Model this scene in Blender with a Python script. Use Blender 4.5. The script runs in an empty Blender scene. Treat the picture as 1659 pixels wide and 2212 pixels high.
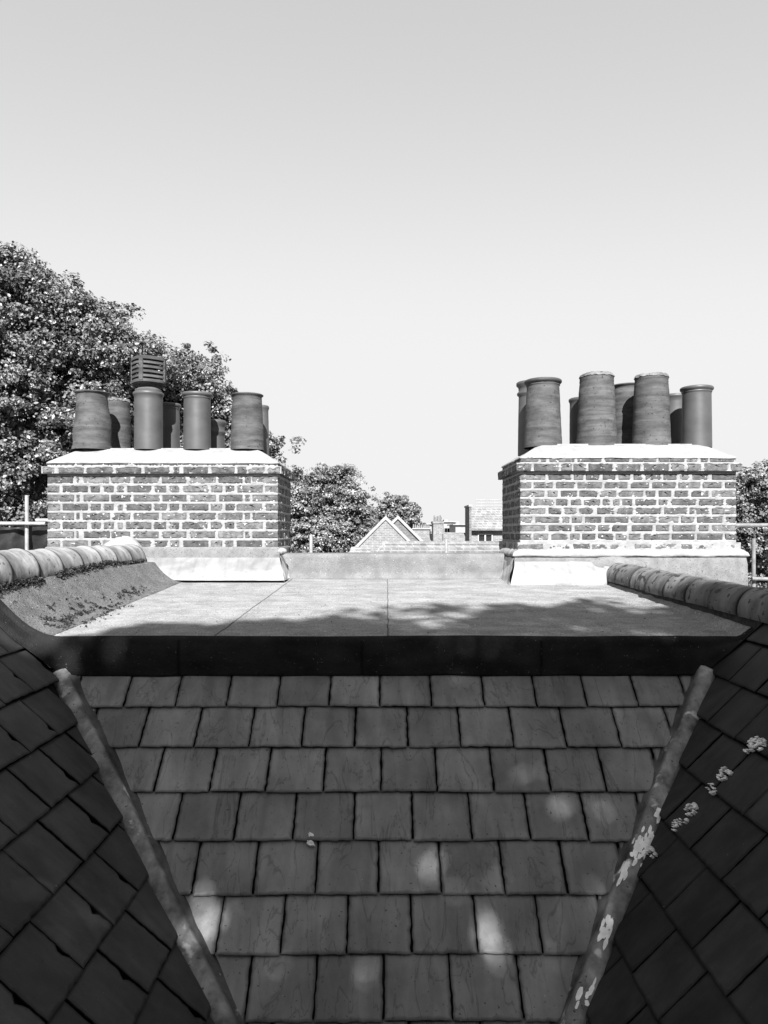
import bpy, math, random
import numpy as np
from mathutils import Vector, noise, Matrix

random.seed(7)
R = math.radians
scene = bpy.context.scene
C = scene.collection

# ------------------------------------------------------------------ camera
cam = bpy.data.objects.new('camera', bpy.data.cameras.new('camera'))
C.objects.link(cam)
cam.data.sensor_fit = 'VERTICAL'
cam.data.sensor_width = 27.0
cam.data.sensor_height = 36.0
cam.data.lens = 26.04
cam.data.shift_y = 44.0 / 2212.0
cam.data.clip_end = 3000
cam.location = (0, 0, 0)
cam.rotation_euler = (R(90), 0, 0)
scene.camera = cam
scene.render.resolution_x = 768
scene.render.resolution_y = 1024

# ------------------------------------------------------------------ sky, sun, exposure
SUN_EL, SUN_AZ = R(38), R(3)
SD = Vector((math.sin(SUN_AZ) * math.cos(SUN_EL), -math.cos(SUN_AZ) * math.cos(SUN_EL), math.sin(SUN_EL)))
w = bpy.data.worlds.new('World'); scene.world = w; w.use_nodes = True
nt = w.node_tree
bg = nt.nodes['Background']
sky = nt.nodes.new('ShaderNodeTexSky'); sky.sky_type = 'NISHITA'; sky.sun_disc = False
sky.sun_elevation = SUN_EL; sky.sun_rotation = math.pi - SUN_AZ
sky.air_density = 1.0; sky.dust_density = 1.0
bw = nt.nodes.new('ShaderNodeRGBToBW')
pw = nt.nodes.new('ShaderNodeMath'); pw.operation = 'POWER'; pw.inputs[1].default_value = 0.5
ml = nt.nodes.new('ShaderNodeMath'); ml.operation = 'MULTIPLY'; ml.inputs[1].default_value = 1.496
nt.links.new(sky.outputs[0], bw.inputs[0]); nt.links.new(bw.outputs[0], pw.inputs[0])
sm = nt.nodes.new('ShaderNodeMath'); sm.operation = 'SMOOTH_MIN'; sm.inputs[1].default_value = 2.638; sm.inputs[2].default_value = 0.55
nt.links.new(pw.outputs[0], ml.inputs[0]); nt.links.new(ml.outputs[0], sm.inputs[0]); nt.links.new(sm.outputs[0], bg.inputs['Color'])
bg.inputs['Strength'].default_value = 0.10
sl = bpy.data.lights.new('sun', 'SUN'); sl.energy = 5.0; sl.angle = R(0.53); sl.color = (1, 1, 1)
so = bpy.data.objects.new('sun', sl); C.objects.link(so)
so.rotation_euler = SD.to_track_quat('Z', 'Y').to_euler()
scene.view_settings.view_transform = 'Standard'
scene.view_settings.look = 'None'
scene.view_settings.exposure = 1.75
scene.view_settings.gamma = 1.0
scene.view_settings.use_curve_mapping = False

# ------------------------------------------------------------------ helpers
class MB:
    """collects polygons (world coordinates) and a per-vertex tone, builds ONE mesh"""
    def __init__(s): s.v = []; s.f = []; s.t = []
    def add(s, vs, fs, tone=1.0):
        b = len(s.v); s.v += [tuple(v) for v in vs]
        s.t += ([tone] * len(vs)) if not hasattr(tone, '__len__') else list(tone)
        s.f += [tuple(i + b for i in f) for f in fs]
    def box(s, x0, x1, y0, y1, z0, z1, tone=1.0):
        vs = [(x, y, z) for x in (x0, x1) for y in (y0, y1) for z in (z0, z1)]
        s.add(vs, [(0,1,3,2),(4,6,7,5),(0,4,5,1),(2,3,7,6),(0,2,6,4),(1,5,7,3)], tone)
    def tube(s, a, b, r0, r1=None, n=12, tone=1.0, caps=True):
        r1 = r0 if r1 is None else r1
        a = Vector(a); b = Vector(b); d = (b - a).normalized()
        u = d.orthogonal().normalized(); w_ = d.cross(u)
        vs = []
        for p, r in ((a, r0), (b, r1)):
            for i in range(n):
                q = 2 * math.pi * i / n
                vs.append(p + (u * math.cos(q) + w_ * math.sin(q)) * r)
        fs = [(i, (i + 1) % n, n + (i + 1) % n, n + i) for i in range(n)]
        if caps: fs += [tuple(range(n))[::-1], tuple(range(n, 2 * n))]
        s.add(vs, fs, tone)
    def grid(s, fn, nu, nv, tone=1.0, flip=False):
        """fn(u,v)->point, u,v in 0..1"""
        vs = [fn(i / nu, j / nv) for j in range(nv + 1) for i in range(nu + 1)]
        fs = []
        for j in range(nv):
            for i in range(nu):
                a = j * (nu + 1) + i
                q = (a, a + 1, a + nu + 2, a + nu + 1)
                fs.append(q[::-1] if flip else q)
        s.add(vs, fs, tone)
    def prism(s, poly, off, tone=1.0):
        n = len(poly); off = Vector(off)
        vs = [Vector(p) for p in poly] + [Vector(p) + off for p in poly]
        fs = [tuple(range(n))[::-1], tuple(range(n, 2 * n))] + [(i, (i + 1) % n, n + (i + 1) % n, n + i) for i in range(n)]
        s.add(vs, fs, tone)
    def build(s, name, m, parent=None, smooth=False, recalc=False):
        me = bpy.data.meshes.new(name)
        o3 = Vector((0, 0, 0))
        if parent is not None:
            o3 = Vector(parent.location)
            if parent.parent is not None: o3 = o3 + Vector(parent.parent.location)
        vs = [(v[0] - o3[0], v[1] - o3[1], v[2] - o3[2]) for v in s.v]
        me.from_pydata(vs, [], s.f)
        if recalc:
            import bmesh
            bm = bmesh.new(); bm.from_mesh(me); bmesh.ops.recalc_face_normals(bm, faces=bm.faces); bm.to_mesh(me); bm.free()
        at = me.attributes.new('tone', 'FLOAT', 'POINT'); at.data.foreach_set('value', s.t)
        me.materials.append(m)
        if smooth: me.polygons.foreach_set('use_smooth', [True] * len(me.polygons))
        me.update()
        o = bpy.data.objects.new(name, me); C.objects.link(o)
        if parent is not None: o.parent = parent
        return o

def thing(name, label, cat, loc, group=None):
    o = bpy.data.objects.new(name, None); C.objects.link(o); o.location = loc
    o.empty_display_size = 0.2
    o['label'] = label; o['category'] = cat
    if group: o['group'] = group
    return o
def tag(o, label, cat, group=None, kind=None):
    o['label'] = label; o['category'] = cat
    if group: o['group'] = group
    if kind: o['kind'] = kind
    return o
def nz(x, y, z=0.0): return noise.noise(Vector((x, y, z)))
def P(px, py, d):
    """a measured point of the photograph at distance d"""
    return Vector(((px - 829.5) / 1600 * d, d, -(py - 1150) / 1600 * d))

# ------------------------------------------------------------------ materials (all greys)
def pmat(name, c0, c1, scale=8, detail=8, rough=.8, bump=.3, bscale=60, stretch=(1, 1, 1), bstretch=None,
         lo=.35, hi=.65, speck=None, pits=None, veins=None, spec=.3, bdist=.004, transl=0.0, metal=0.0, streak=None):
    m = bpy.data.materials.new(name); m.use_nodes = True
    t = m.node_tree; N = t.nodes; L = t.links
    b = N['Principled BSDF']; out = N['Material Output']
    b.inputs['Roughness'].default_value = rough
    b.inputs['Specular IOR Level'].default_value = spec
    b.inputs['Metallic'].default_value = metal
    tc = N.new('ShaderNodeTexCoord')
    mp = N.new('ShaderNodeMapping'); mp.inputs['Scale'].default_value = stretch
    L.new(tc.outputs['Object'], mp.inputs[0])
    no = N.new('ShaderNodeTexNoise'); no.inputs['Scale'].default_value = scale; no.inputs['Detail'].default_value = detail
    no.inputs['Roughness'].default_value = .62
    L.new(mp.outputs[0], no.inputs['Vector'])
    mr = N.new('ShaderNodeMapRange'); mr.inputs['From Min'].default_value = lo; mr.inputs['From Max'].default_value = hi
    mr.inputs['To Min'].default_value = c0; mr.inputs['To Max'].default_value = c1
    L.new(no.outputs[0], mr.inputs[0])
    val = mr.outputs[0]
    if streak:   # (scale vector, amount)
        m2 = N.new('ShaderNodeMapping'); m2.inputs['Scale'].default_value = streak[0]; L.new(tc.outputs['Object'], m2.inputs[0])
        n2 = N.new('ShaderNodeTexNoise'); n2.inputs['Scale'].default_value = 1.0; n2.inputs['Detail'].default_value = 6
        n2.inputs['Distortion'].default_value = .6
        L.new(m2.outputs[0], n2.inputs['Vector'])
        r2 = N.new('ShaderNodeMapRange'); r2.inputs['From Min'].default_value = .35; r2.inputs['From Max'].default_value = .65
        r2.inputs['To Min'].default_value = 1 - streak[1]; r2.inputs['To Max'].default_value = 1 + streak[1]
        L.new(n2.outputs[0], r2.inputs[0])
        mm = N.new('ShaderNodeMath'); mm.operation = 'MULTIPLY'; L.new(val, mm.inputs[0]); L.new(r2.outputs[0], mm.inputs[1]); val = mm.outputs[0]
    at = N.new('ShaderNodeAttribute'); at.attribute_name = 'tone'
    mt = N.new('ShaderNodeMath'); mt.operation = 'MULTIPLY'; L.new(val, mt.inputs[0]); L.new(at.outputs['Fac'], mt.inputs[1]); val = mt.outputs[0]
    def overlay(val, spec_):
        sc, thr, soft, col = spec_
        n3 = N.new('ShaderNodeTexNoise'); n3.inputs['Scale'].default_value = sc; n3.inputs['Detail'].default_value = 4
        L.new(tc.outputs['Object'], n3.inputs['Vector'])
        r3 = N.new('ShaderNodeMapRange'); r3.inputs['From Min'].default_value = thr; r3.inputs['From Max'].default_value = thr + soft
        L.new(n3.outputs[0], r3.inputs[0])
        mx = N.new('ShaderNodeMix'); mx.data_type = 'FLOAT'; L.new(r3.outputs[0], mx.inputs[0]); L.new(val, mx.inputs[2]); mx.inputs[3].default_value = col
        return mx.outputs[0]
    if veins:    # thin wandering cleft lines: (stretch, amount)
        m4 = N.new('ShaderNodeMapping'); m4.inputs['Scale'].default_value = veins[0]; L.new(tc.outputs['Object'], m4.inputs[0])
        n4 = N.new('ShaderNodeTexNoise'); n4.inputs['Scale'].default_value = 1.0; n4.inputs['Detail'].default_value = 5; n4.inputs['Distortion'].default_value = .8
        L.new(m4.outputs[0], n4.inputs['Vector'])
        s4 = N.new('ShaderNodeMath'); s4.operation = 'SUBTRACT'; s4.inputs[1].default_value = .5; L.new(n4.outputs[0], s4.inputs[0])
        a4 = N.new('ShaderNodeMath'); a4.operation = 'ABSOLUTE'; L.new(s4.outputs[0], a4.inputs[0])
        r4 = N.new('ShaderNodeMapRange'); r4.inputs['From Min'].default_value = .0; r4.inputs['From Max'].default_value = .014
        r4.inputs['To Min'].default_value = 1 - veins[1]; r4.inputs['To Max'].default_value = 1.0; L.new(a4.outputs[0], r4.inputs[0])
        q4 = N.new('ShaderNodeMath'); q4.operation = 'MULTIPLY'; L.new(val, q4.inputs[0]); L.new(r4.outputs[0], q4.inputs[1]); val = q4.outputs[0]
    if pits: val = overlay(val, pits)
    if speck: val = overlay(val, speck)
    cb = N.new('ShaderNodeCombineColor')
    for i in range(3): L.new(val, cb.inputs[i])
    L.new(cb.outputs[0], b.inputs['Base Color'])
    if bump:
        mb = N.new('ShaderNodeMapping'); mb.inputs['Scale'].default_value = bstretch or stretch; L.new(tc.outputs['Object'], mb.inputs[0])
        nb = N.new('ShaderNodeTexNoise'); nb.inputs['Scale'].default_value = bscale; nb.inputs['Detail'].default_value = 6
        L.new(mb.outputs[0], nb.inputs['Vector'])
        bp = N.new('ShaderNodeBump'); bp.inputs['Strength'].default_value = bump; bp.inputs['Distance'].default_value = bdist
        L.new(nb.outputs[0], bp.inputs['Height']); L.new(bp.outputs[0], b.inputs['Normal'])
    if transl:
        tr = N.new('ShaderNodeBsdfTranslucent'); L.new(cb.outputs[0], tr.inputs['Color'])
        mx = N.new('ShaderNodeMixShader'); mx.inputs[0].default_value = transl
        L.new(b.outputs[0], mx.inputs[1]); L.new(tr.outputs[0], mx.inputs[2]); L.new(mx.outputs[0], out.inputs['Surface'])
    return m

M = {}
M['brick']   = pmat('brick', 0.0407, 0.0949, 22, rough=.9, bump=.6, bscale=70, pits=(95, .64, .04, .012), speck=(38, .66, .03, .34), spec=.2)
M['mortar']  = pmat('mortar', 0.1632, 0.2285, 14, rough=.95, bump=.6, bscale=50, spec=.1, pits=(30, .66, .03, .17))
M['cement']  = pmat('cement', 0.1052, 0.1542, 12, rough=.95, bump=.6, bscale=80, spec=.1, pits=(110, .60, .04, .07))
M['pot']     = pmat('fired_clay', 0.0315, 0.0656, 7, rough=.75, bump=.6, bscale=9, stretch=(1, 1, 2.2), bstretch=(1, 1, 9), spec=.25,
                    pits=(55, .65, .03, .012), speck=(21, .76, .05, .2), streak=((2, 2, 30), .28))
M['smooth_pot'] = pmat('smooth_clay', 0.0406, 0.0578, 4, rough=.5, bump=.15, bscale=14, spec=.4, speck=(9, .78, .08, .13), streak=((1.5, 1.5, 5), .12))
M['felt']    = pmat('mineral_felt', 0.1604, 0.2280, 7, rough=.9, bump=1.0, bscale=110, spec=.02, pits=(95, .60, .05, .08), speck=(100, .635, .04, .42), bdist=.006,
                    streak=((3, 10, 3), .12))
M['felt_up'] = pmat('upstand_felt', 0.0960, 0.1440, 7, rough=.9, bump=1.0, bscale=110, spec=.2, pits=(95, .60, .05, .08), speck=(120, .68, .04, .4), bdist=.006)
M['felt_shaded'] = pmat('shade_darkened_felt', 0.0114, 0.0214, 6, rough=.85, bump=1.0, bscale=120, spec=.02, speck=(125, .69, .03, .13), bdist=.005)  # same felt, colour darkened to paint in the shade on the front edge
M['felt_grey'] = pmat('weathered_felt', 0.0732, 0.1170, 9, rough=.92, bump=1.0, bscale=110, spec=.02, pits=(100, .58, .05, .03), speck=(110, .66, .04, .35), bdist=.006)
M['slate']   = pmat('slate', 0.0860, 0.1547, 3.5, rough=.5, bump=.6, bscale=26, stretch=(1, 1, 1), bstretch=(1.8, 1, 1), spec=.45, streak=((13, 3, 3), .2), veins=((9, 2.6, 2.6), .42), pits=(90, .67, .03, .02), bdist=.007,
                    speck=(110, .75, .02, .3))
M['slate_side'] = pmat('shade_toned_slate', 0.0202, 0.0374, 4, rough=.66, bump=.6, bscale=15, spec=.3, pits=(90, .67, .03, .015), streak=((6, 16, 6), .2),
                    speck=(90, .75, .02, .25), bdist=.008)  # same slate, the shade of the side slopes put into its colour
M['slate_shaded'] = pmat('deep_shade_slate', 0.0136, 0.0272, 4, rough=.7, bump=.5, bscale=15, spec=.2, streak=((6, 16, 6), .2), speck=(90, .76, .02, .2), bdist=.006)  # slate darkened further: shade of the slope facing away is in the colour
M['batten']  = pmat('underlay', .008, .014, 5, bump=0, rough=1, spec=.05)  # near-black colour stands in for the shade inside narrow slate joints
M['lead']    = pmat('lead', .035, .20, 9, rough=.5, bump=.5, bscale=18, spec=.5, pits=(60, .66, .03, .02), streak=((14, 5, 5), .4), bdist=.008, speck=(13, .62, .08, .42))
M['lead_new'] = pmat('bright_lead', 0.1017, 0.1478, 5, rough=.5, bump=.6, bscale=9, spec=.4, streak=((16, 3, 3), .14), bdist=.012)
M['lead_side'] = pmat('lightened_lead', 0.2380, 0.4998, 8, rough=.55, bump=.5, bscale=14, spec=.5, streak=((6, 6, 3), .3), bdist=.01)  # lightened base colour makes up for the sun missing these side faces
M['ridge_pale'] = pmat('pale_clay', 0.1320, 0.2546, 9, rough=.85, bump=.4, bscale=40, spec=.2, pits=(26, .62, .08, .07), streak=((6, 22, 6), .25))
M['ridge_dark'] = pmat('lichened_clay', 0.0673, 0.1346, 8, rough=.7, bump=.4, bscale=40, spec=.35, pits=(24, .58, .03, .02), speck=(20, .72, .03, .35), streak=((6, 18, 6), .25))
M['bedding'] = pmat('dark_bedding', .02, .05, 20, rough=.95, bump=.6, bscale=60, spec=.1)
M['moss']    = pmat('moss', .012, .05, 30, rough=1, bump=.5, bscale=90, spec=.05)
M['paint']   = pmat('white_paint', .6, .85, 30, rough=.7, bump=.2, bscale=60)
M['leaf']    = pmat('leaf', 0.0374, 0.1272, 1.3, rough=.45, bump=0, spec=.6, transl=.12)
M['leaf_far'] = pmat('far_leaf', 0.0522, 0.1520, .8, rough=.42, bump=0, spec=.5, transl=.12)
M['leaf_shade'] = pmat('overhanging_leaf', .03, .07, 1.3, rough=.5, bump=0, spec=.2, transl=.05)
M['bark']    = pmat('bark', .05, .14, 6, rough=.95, bump=.6, bscale=14, stretch=(1, 1, .3))
M['steel']   = pmat('galvanised_tube', 0.1700, 0.2720, 14, rough=.45, bump=.15, bscale=60, spec=.5, metal=.1)
M['tarp']    = pmat('tarpaulin', .006, .016, 5, rough=.5, bump=.5, bscale=5, spec=.3, bdist=.03)
M['far_brick'] = pmat('haze_pale_brick', 0.1147, 0.1765, 5, rough=.95, bump=.2, bscale=40)  # pale base colour stands in for haze over the far walls
M['far_tile'] = pmat('pale_tile', 0.1028, 0.1714, 3, rough=.9, bump=.3, bscale=20)
M['coping']  = pmat('stone_coping', 0.1851, 0.2499, 5, rough=.9, bump=.2, bscale=30)
M['far_dark'] = pmat('side_brick', 0.0819, 0.1285, 5, rough=.95, bump=.2, bscale=40)
M['white']   = pmat('white_frame', 0.2985, 0.3838, 10, rough=.5, bump=.05, bscale=40)
M['glass']   = pmat('window_glass', .008, .015, 3, rough=.12, bump=0, spec=.5)
M['pale']    = pmat('pale_render', 0.1732, 0.2338, 2, rough=.9, bump=.1, bscale=10)
M['wall']    = pmat('house_brick', .16, .24, 5, rough=.95, bump=.3, bscale=40)
M['ground']  = pmat('ground_gravel', .10, .18, .4, rough=1, bump=.3, bscale=8)

def brick_pattern(m, sx=4.4, sy=13.3, dark=.75):
    """overlay of brick courses on far walls"""
    t = m.node_tree; N = t.nodes; L = t.links; b = N['Principled BSDF']
    src = b.inputs['Base Color'].links[0].from_socket
    tc = N.new('ShaderNodeTexCoord'); sp = N.new('ShaderNodeSeparateXYZ'); L.new(tc.outputs['Object'], sp.inputs[0])
    ad = N.new('ShaderNodeMath'); ad.operation = 'ADD'; L.new(sp.outputs[0], ad.inputs[0]); L.new(sp.outputs[1], ad.inputs[1])
    cx = N.new('ShaderNodeCombineXYZ'); L.new(ad.outputs[0], cx.inputs[0]); L.new(sp.outputs[2], cx.inputs[1])
    br = N.new('ShaderNodeTexBrick'); br.inputs['Scale'].default_value = 1
    br.inputs['Brick Width'].default_value = 1 / sx; br.inputs['Row Height'].default_value = 1 / sy
    br.inputs['Mortar Size'].default_value = .012
    br.inputs['Color1'].default_value = (1, 1, 1, 1); br.inputs['Color2'].default_value = (.6, .6, .6, 1); br.inputs['Mortar'].default_value = (1.5, 1.5, 1.5, 1)
    L.new(cx.outputs[0], br.inputs['Vector'])
    mx = N.new('ShaderNodeMix'); mx.data_type = 'RGBA'; mx.blend_type = 'MULTIPLY'; mx.inputs[0].default_value = dark
    L.new(src, mx.inputs[6]); L.new(br.outputs[0], mx.inputs[7]); L.new(mx.outputs[2], b.inputs['Base Color'])
brick_pattern(M['far_brick']); brick_pattern(M['far_dark']); brick_pattern(M['wall'])
brick_pattern(M['far_tile'], 4, 8, .8)

# ------------------------------------------------------------------ ground and the house under the roof
GZ = -9.5
g = MB(); g.grid(lambda u, v: (-600 + 1200 * u, -600 + 1200 * v, GZ + .15 * nz(u * 40, v * 40)), 40, 40)
o = g.build('ground', M['ground']); o['kind'] = 'structure'

house = thing('slate_roofed_house', 'house with V shaped dark slate roof slopes below a felted flat roof in the foreground', 'house', (0, 2.5, GZ))
# geometry of the roof: centre slope z = y-4.33, left slope z = -2.28-x, right slope z = -2.49+1.13x
def flat_z(y): return -.675 + .0455 * y
wl = MB(); wl.box(-4.3, 4.2, -1.2, 7.25, GZ, -2.6)
wl.build('wall', M['wall'], house)

# ---- slates
def slate_mb(to_world, rows, us, gauge, width, length=.222, seed=1, gap=.004, chip=.004, torn=0):
    """to_world(u, s, n): across, down the slope, normal"""
    rnd = random.Random(seed); mb = MB()
    for r in range(rows[0], rows[1]):
        off = (r % 2) * width / 2 + rnd.uniform(-.008, .008)
        u = us[0] + off - width
        while u < us[1]:
            wd = width + rnd.uniform(-.006, .006)
            u0, u1 = u + gap / 2 + rnd.uniform(0, .002), u + wd - gap / 2 - rnd.uniform(0, .002)
            s1 = (r + 1) * gauge + rnd.uniform(-.004, .004); s0 = s1 - length
            tone = rnd.choice([.82, .9, .95, 1, 1.05, 1.1, 1.2]) * rnd.uniform(.95, 1.05)
            lift = rnd.uniform(.000, .004); tw = rnd.uniform(-.003, .003)
            rot = rnd.uniform(-.008, .008)
            # outline, going round
            ring = []
            nu, ns = 11, 11
            tear = rnd.random() < torn; tp = rnd.uniform(.3, .8)
            for i in range(nu): ring.append([u0 + (u1 - u0) * i / nu, s1, 'b'])
            for i in range(ns):
                q = [u1, s1 + (s0 - s1) * i / ns, 'r']
                if tear:
                    k = math.exp(-((i / ns - tp * .6) / .07) ** 2) * .022
                    q[0] -= k
                ring.append(q)
            ring.append([u1, s0, 't']); 
            for i in range(ns): ring.append([u0, s0 + (s1 - s0) * i / ns, 'l'])
            out_, inn = [], []
            cu, cs = (u0 + u1) / 2, (s0 + s1) / 2
            for q in ring:
                ju = nz(q[0] * 60, q[1] * 60, seed) * chip + rnd.uniform(-.35, .35) * chip
                js = nz(q[0] * 60, q[1] * 60, seed + 9) * chip + rnd.uniform(-.35, .35) * chip
                ou, os_ = q[0] + ju, q[1] + js
                if q[2] == 't': os_ = s0
                w2 = .009 + abs(rnd.gauss(0, .0035))
                iu = ou + (w2 if ou < cu else -w2); is_ = os_ + (w2 if os_ < cs else -w2)
                if q[2] == 'b' and .02 < (ou - u0) < (u1 - u0) - .02: iu = ou
                if q[2] in 'rl' and s0 + .02 < os_ < s1 - .02: is_ = os_
                out_.append((ou, os_)); inn.append((iu, is_))
            def hn(uu, ss, extra=0.0):
                k = (ss - s0) / (s1 - s0)
                return .004 + .013 * k + lift * k + tw * (uu - cu) / width * 2 + extra
            def W(uu, ss, e):
                ru = cu + (uu - cu) - (ss - cs) * rot; rs = ss + (uu - cu) * rot
                return to_world(ru, rs, hn(uu, ss, e))
            n = len(out_)
            vs = [W(a, b, -.006) for a, b in out_] + [W(a, b, -.0025) for a, b in out_] + [W(a, b, 0) for a, b in inn] + [W(cu, cs, .0006)]
            fs = []
            for i in range(n):
                j = (i + 1) % n
                fs += [(i, j, n + j, n + i), (n + i, n + j, 2 * n + j, 2 * n + i), (2 * n + i, 2 * n + j, 3 * n)]
            mb.add(vs, fs, [tone * .15] * n + [tone * .22] * n + [tone] * n + [tone])
            u += wd
    return mb

Q = math.sqrt(.5)
def centre_w(u, s, n):     # s measured down the slope from y=3.63,z=-.70
    return (u, 3.63 - s * Q - n * Q, -.70 - s * Q + n * Q)
GA = .2105
CS0 = .131 / Q
cmb = slate_mb(lambda u, s, n: centre_w(u, s + (CS0 - GA), n), (0, 12), (-1.85 - .0, 1.85), GA, .2445, seed=3, gap=.006, chip=.0045)
def wrap_shift(mb, dx):
    mb.v = [(v[0] + dx, v[1], v[2]) for v in mb.v]
# joints of the first course should fall on x=-.013
wrap_shift(cmb, -.013 + 1.85 - round(1.85 / .2445) * .2445)
slope_c = cmb.build('slate_slope', M['slate'], house); slope_c['label'] = 'middle slate slope facing forward under the felt edge, dappled with sun'
al = math.atan(1.0)
def left_w(u, s, n):       # u = distance along y, s down from x=-2.03
    return (-2.03 + s * math.cos(al) + n * math.sin(al), u, -.25 - s * math.sin(al) + n * math.cos(al))
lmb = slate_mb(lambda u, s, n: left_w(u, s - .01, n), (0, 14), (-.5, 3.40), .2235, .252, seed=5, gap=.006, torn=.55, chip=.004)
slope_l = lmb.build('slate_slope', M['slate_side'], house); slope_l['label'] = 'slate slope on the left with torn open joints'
be = math.atan(1.13)
def right_w(u, s, n):
    return (1.915 - s * math.cos(be) - n * math.sin(be), u, -.326 - s * math.sin(be) + n * math.cos(be))
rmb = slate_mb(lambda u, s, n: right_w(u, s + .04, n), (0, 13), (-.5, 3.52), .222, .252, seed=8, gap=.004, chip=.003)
slope_r = rmb.build('slate_slope', M['slate_shaded'], house); slope_r['label'] = 'shade-darkened slate slope on the right with white paint splashes'
ub = MB()
ub.add([centre_w(-2.2, -.05, -.012), centre_w(2.2, -.05, -.012), centre_w(2.2, 2.6, -.012), centre_w(-2.2, 2.6, -.012)], [(0, 1, 2, 3)])
ub.add([left_w(-.8, 0, -.012), left_w(3.62, 0, -.012), left_w(3.62, 3.1, -.012), left_w(-.8, 3.1, -.012)], [(0, 1, 2, 3)])
ub.add([right_w(-.8, 0, -.012), right_w(3.62, 0, -.012), right_w(3.62, 2.8, -.012), right_w(-.8, 2.8, -.012)], [(0, 1, 2, 3)])
ub.build('underlay', M['batten'], house)
# outer slopes, going down on the far sides of both ridges
ob = MB()
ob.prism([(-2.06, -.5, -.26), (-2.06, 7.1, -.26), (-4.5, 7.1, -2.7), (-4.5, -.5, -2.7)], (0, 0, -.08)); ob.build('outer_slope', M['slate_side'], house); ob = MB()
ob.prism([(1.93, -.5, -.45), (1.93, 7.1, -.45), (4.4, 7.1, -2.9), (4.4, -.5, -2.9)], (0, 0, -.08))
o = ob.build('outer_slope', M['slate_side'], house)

# ---- felted flat roof with the cove on the left
def felt_pt(x, y):
    z = flat_z(y) + .006 * nz(x * 1.4, y * 1.4) + .0015 * nz(x * 9, y * 9)
    # left cove up to the ridge
    xl = -1.70
    if x < xl + .12:
        t = (xl + .12 - x)
        rise = t * t / .48 if t < .24 else .12 + (t - .24)
        top = -.215
        zz = z + rise
        z = min(zz, top + (y - 3.63) * -.012 + .012 * nz(x * 5, y * 3))
    xr = 1.74
    if x > xr:
        z = z + (x - xr) * .75
    return z
fl = MB()
fl.grid(lambda u, v: (-1.64 + 3.56 * u, 3.63 + 2.75 * v, felt_pt(-1.64 + 3.56 * u, 3.63 + 2.75 * v)), 140, 60)
fs_ = MB()
fs_.grid(lambda u, v: (-2.04 + .415 * u, 3.63 + 2.6 * v, felt_pt(-2.04 + .415 * u, 3.63 + 2.6 * v) + .003 - .0035 * (u < .02)), 36, 100)
fs_.build('felt_slope', M['felt_grey'], house, smooth=True)
felt = fl.build('flat_roof_felt', M['felt'], house, smooth=True)
# raised laps between the felt sheets
lap = MB()
def lap_strip(x0, x1):
    def f(u, v):
        y = 3.64 + 2.6 * v; jit = .006 * nz(y * 6, x0 * 7)
        x = (x0 + (x1 - x0) * v) + jit + (u - .5) * .007
        return (x, y, felt_pt(x, y) + (.0035 if .2 < u < .8 else -.001))
    lap.grid(f, 4, 90)
lap_strip(-.83, -.77); lap_strip(.02, .03)
lap.build('felt_lap', M['felt_grey'], house, smooth=True)

# turned-down front edge (crease points, lower points)
xs = np.linspace(-2.04, 1.88, 110)
def crease(x): return Vector((x, 3.632, felt_pt(x, 3.632) + .002))
def lower(x):
    zc = -.70 + .007 * nz(x * 5, 2) + .010 * nz(x * 1.3, 7)
    y = 3.612
    zl = -2.28 - x + .03
    zr = -2.49 + 1.13 * x + .03
    if x < -1.5:
        k = min(1, (-1.5 - x) / .25); y = 3.612 - .13 * k
        z = max(zc, zl) if k > 0 else zc
    elif x > 1.55:
        k = min(1, (x - 1.55) / .25); y = 3.612 - .10 * k
        z = max(zc, zr)
    else: z = zc
    return Vector((x, y, z))
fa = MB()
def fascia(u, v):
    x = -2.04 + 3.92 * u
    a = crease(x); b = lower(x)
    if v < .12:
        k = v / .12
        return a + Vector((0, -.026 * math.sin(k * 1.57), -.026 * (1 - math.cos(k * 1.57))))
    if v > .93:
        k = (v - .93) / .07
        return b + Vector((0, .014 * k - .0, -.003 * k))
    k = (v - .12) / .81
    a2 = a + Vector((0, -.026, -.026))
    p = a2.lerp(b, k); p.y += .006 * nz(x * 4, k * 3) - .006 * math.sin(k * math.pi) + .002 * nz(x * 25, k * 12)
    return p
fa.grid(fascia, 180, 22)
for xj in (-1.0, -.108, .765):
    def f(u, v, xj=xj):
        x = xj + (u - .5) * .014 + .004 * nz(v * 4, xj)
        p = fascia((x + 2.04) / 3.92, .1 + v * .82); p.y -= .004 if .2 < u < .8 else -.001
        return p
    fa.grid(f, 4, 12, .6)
fa.build('felt_edge', M['felt_shaded'], house, smooth=True)

# upstand between the stacks
up = MB()
def upst(u, v):
    x = -1.1 + 2.4 * u
    prof = [(6.18, flat_z(6.18) - .004), (6.235, -.385), (6.262, -.35), (6.27, -.27), (6.275, -.20), (6.29, -.183), (6.33, -.178), (6.5, -.178), (6.53, -.2), (6.53, -.6)]
    q = v * (len(prof) - 1); i = min(int(q), len(prof) - 2); k = q - i
    y = prof[i][0] * (1 - k) + prof[i + 1][0] * k; z = prof[i][1] * (1 - k) + prof[i + 1][1] * k
    return (x, y + .006 * nz(x * 3, v * 5) + .002 * nz(x * 14, v * 14), z + .004 * nz(x * 2.2, 4) + .002 * nz(x * 15, 3))
up.grid(upst, 140, 36)
o = up.build('felt_upstand', M['felt_up'], house, smooth=True)
bb = MB(); bb.box(-2.8, 3.0, 6.54, 7.2, -2.7, -.3); bb.build('back_wall', M['wall'], house)

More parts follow.
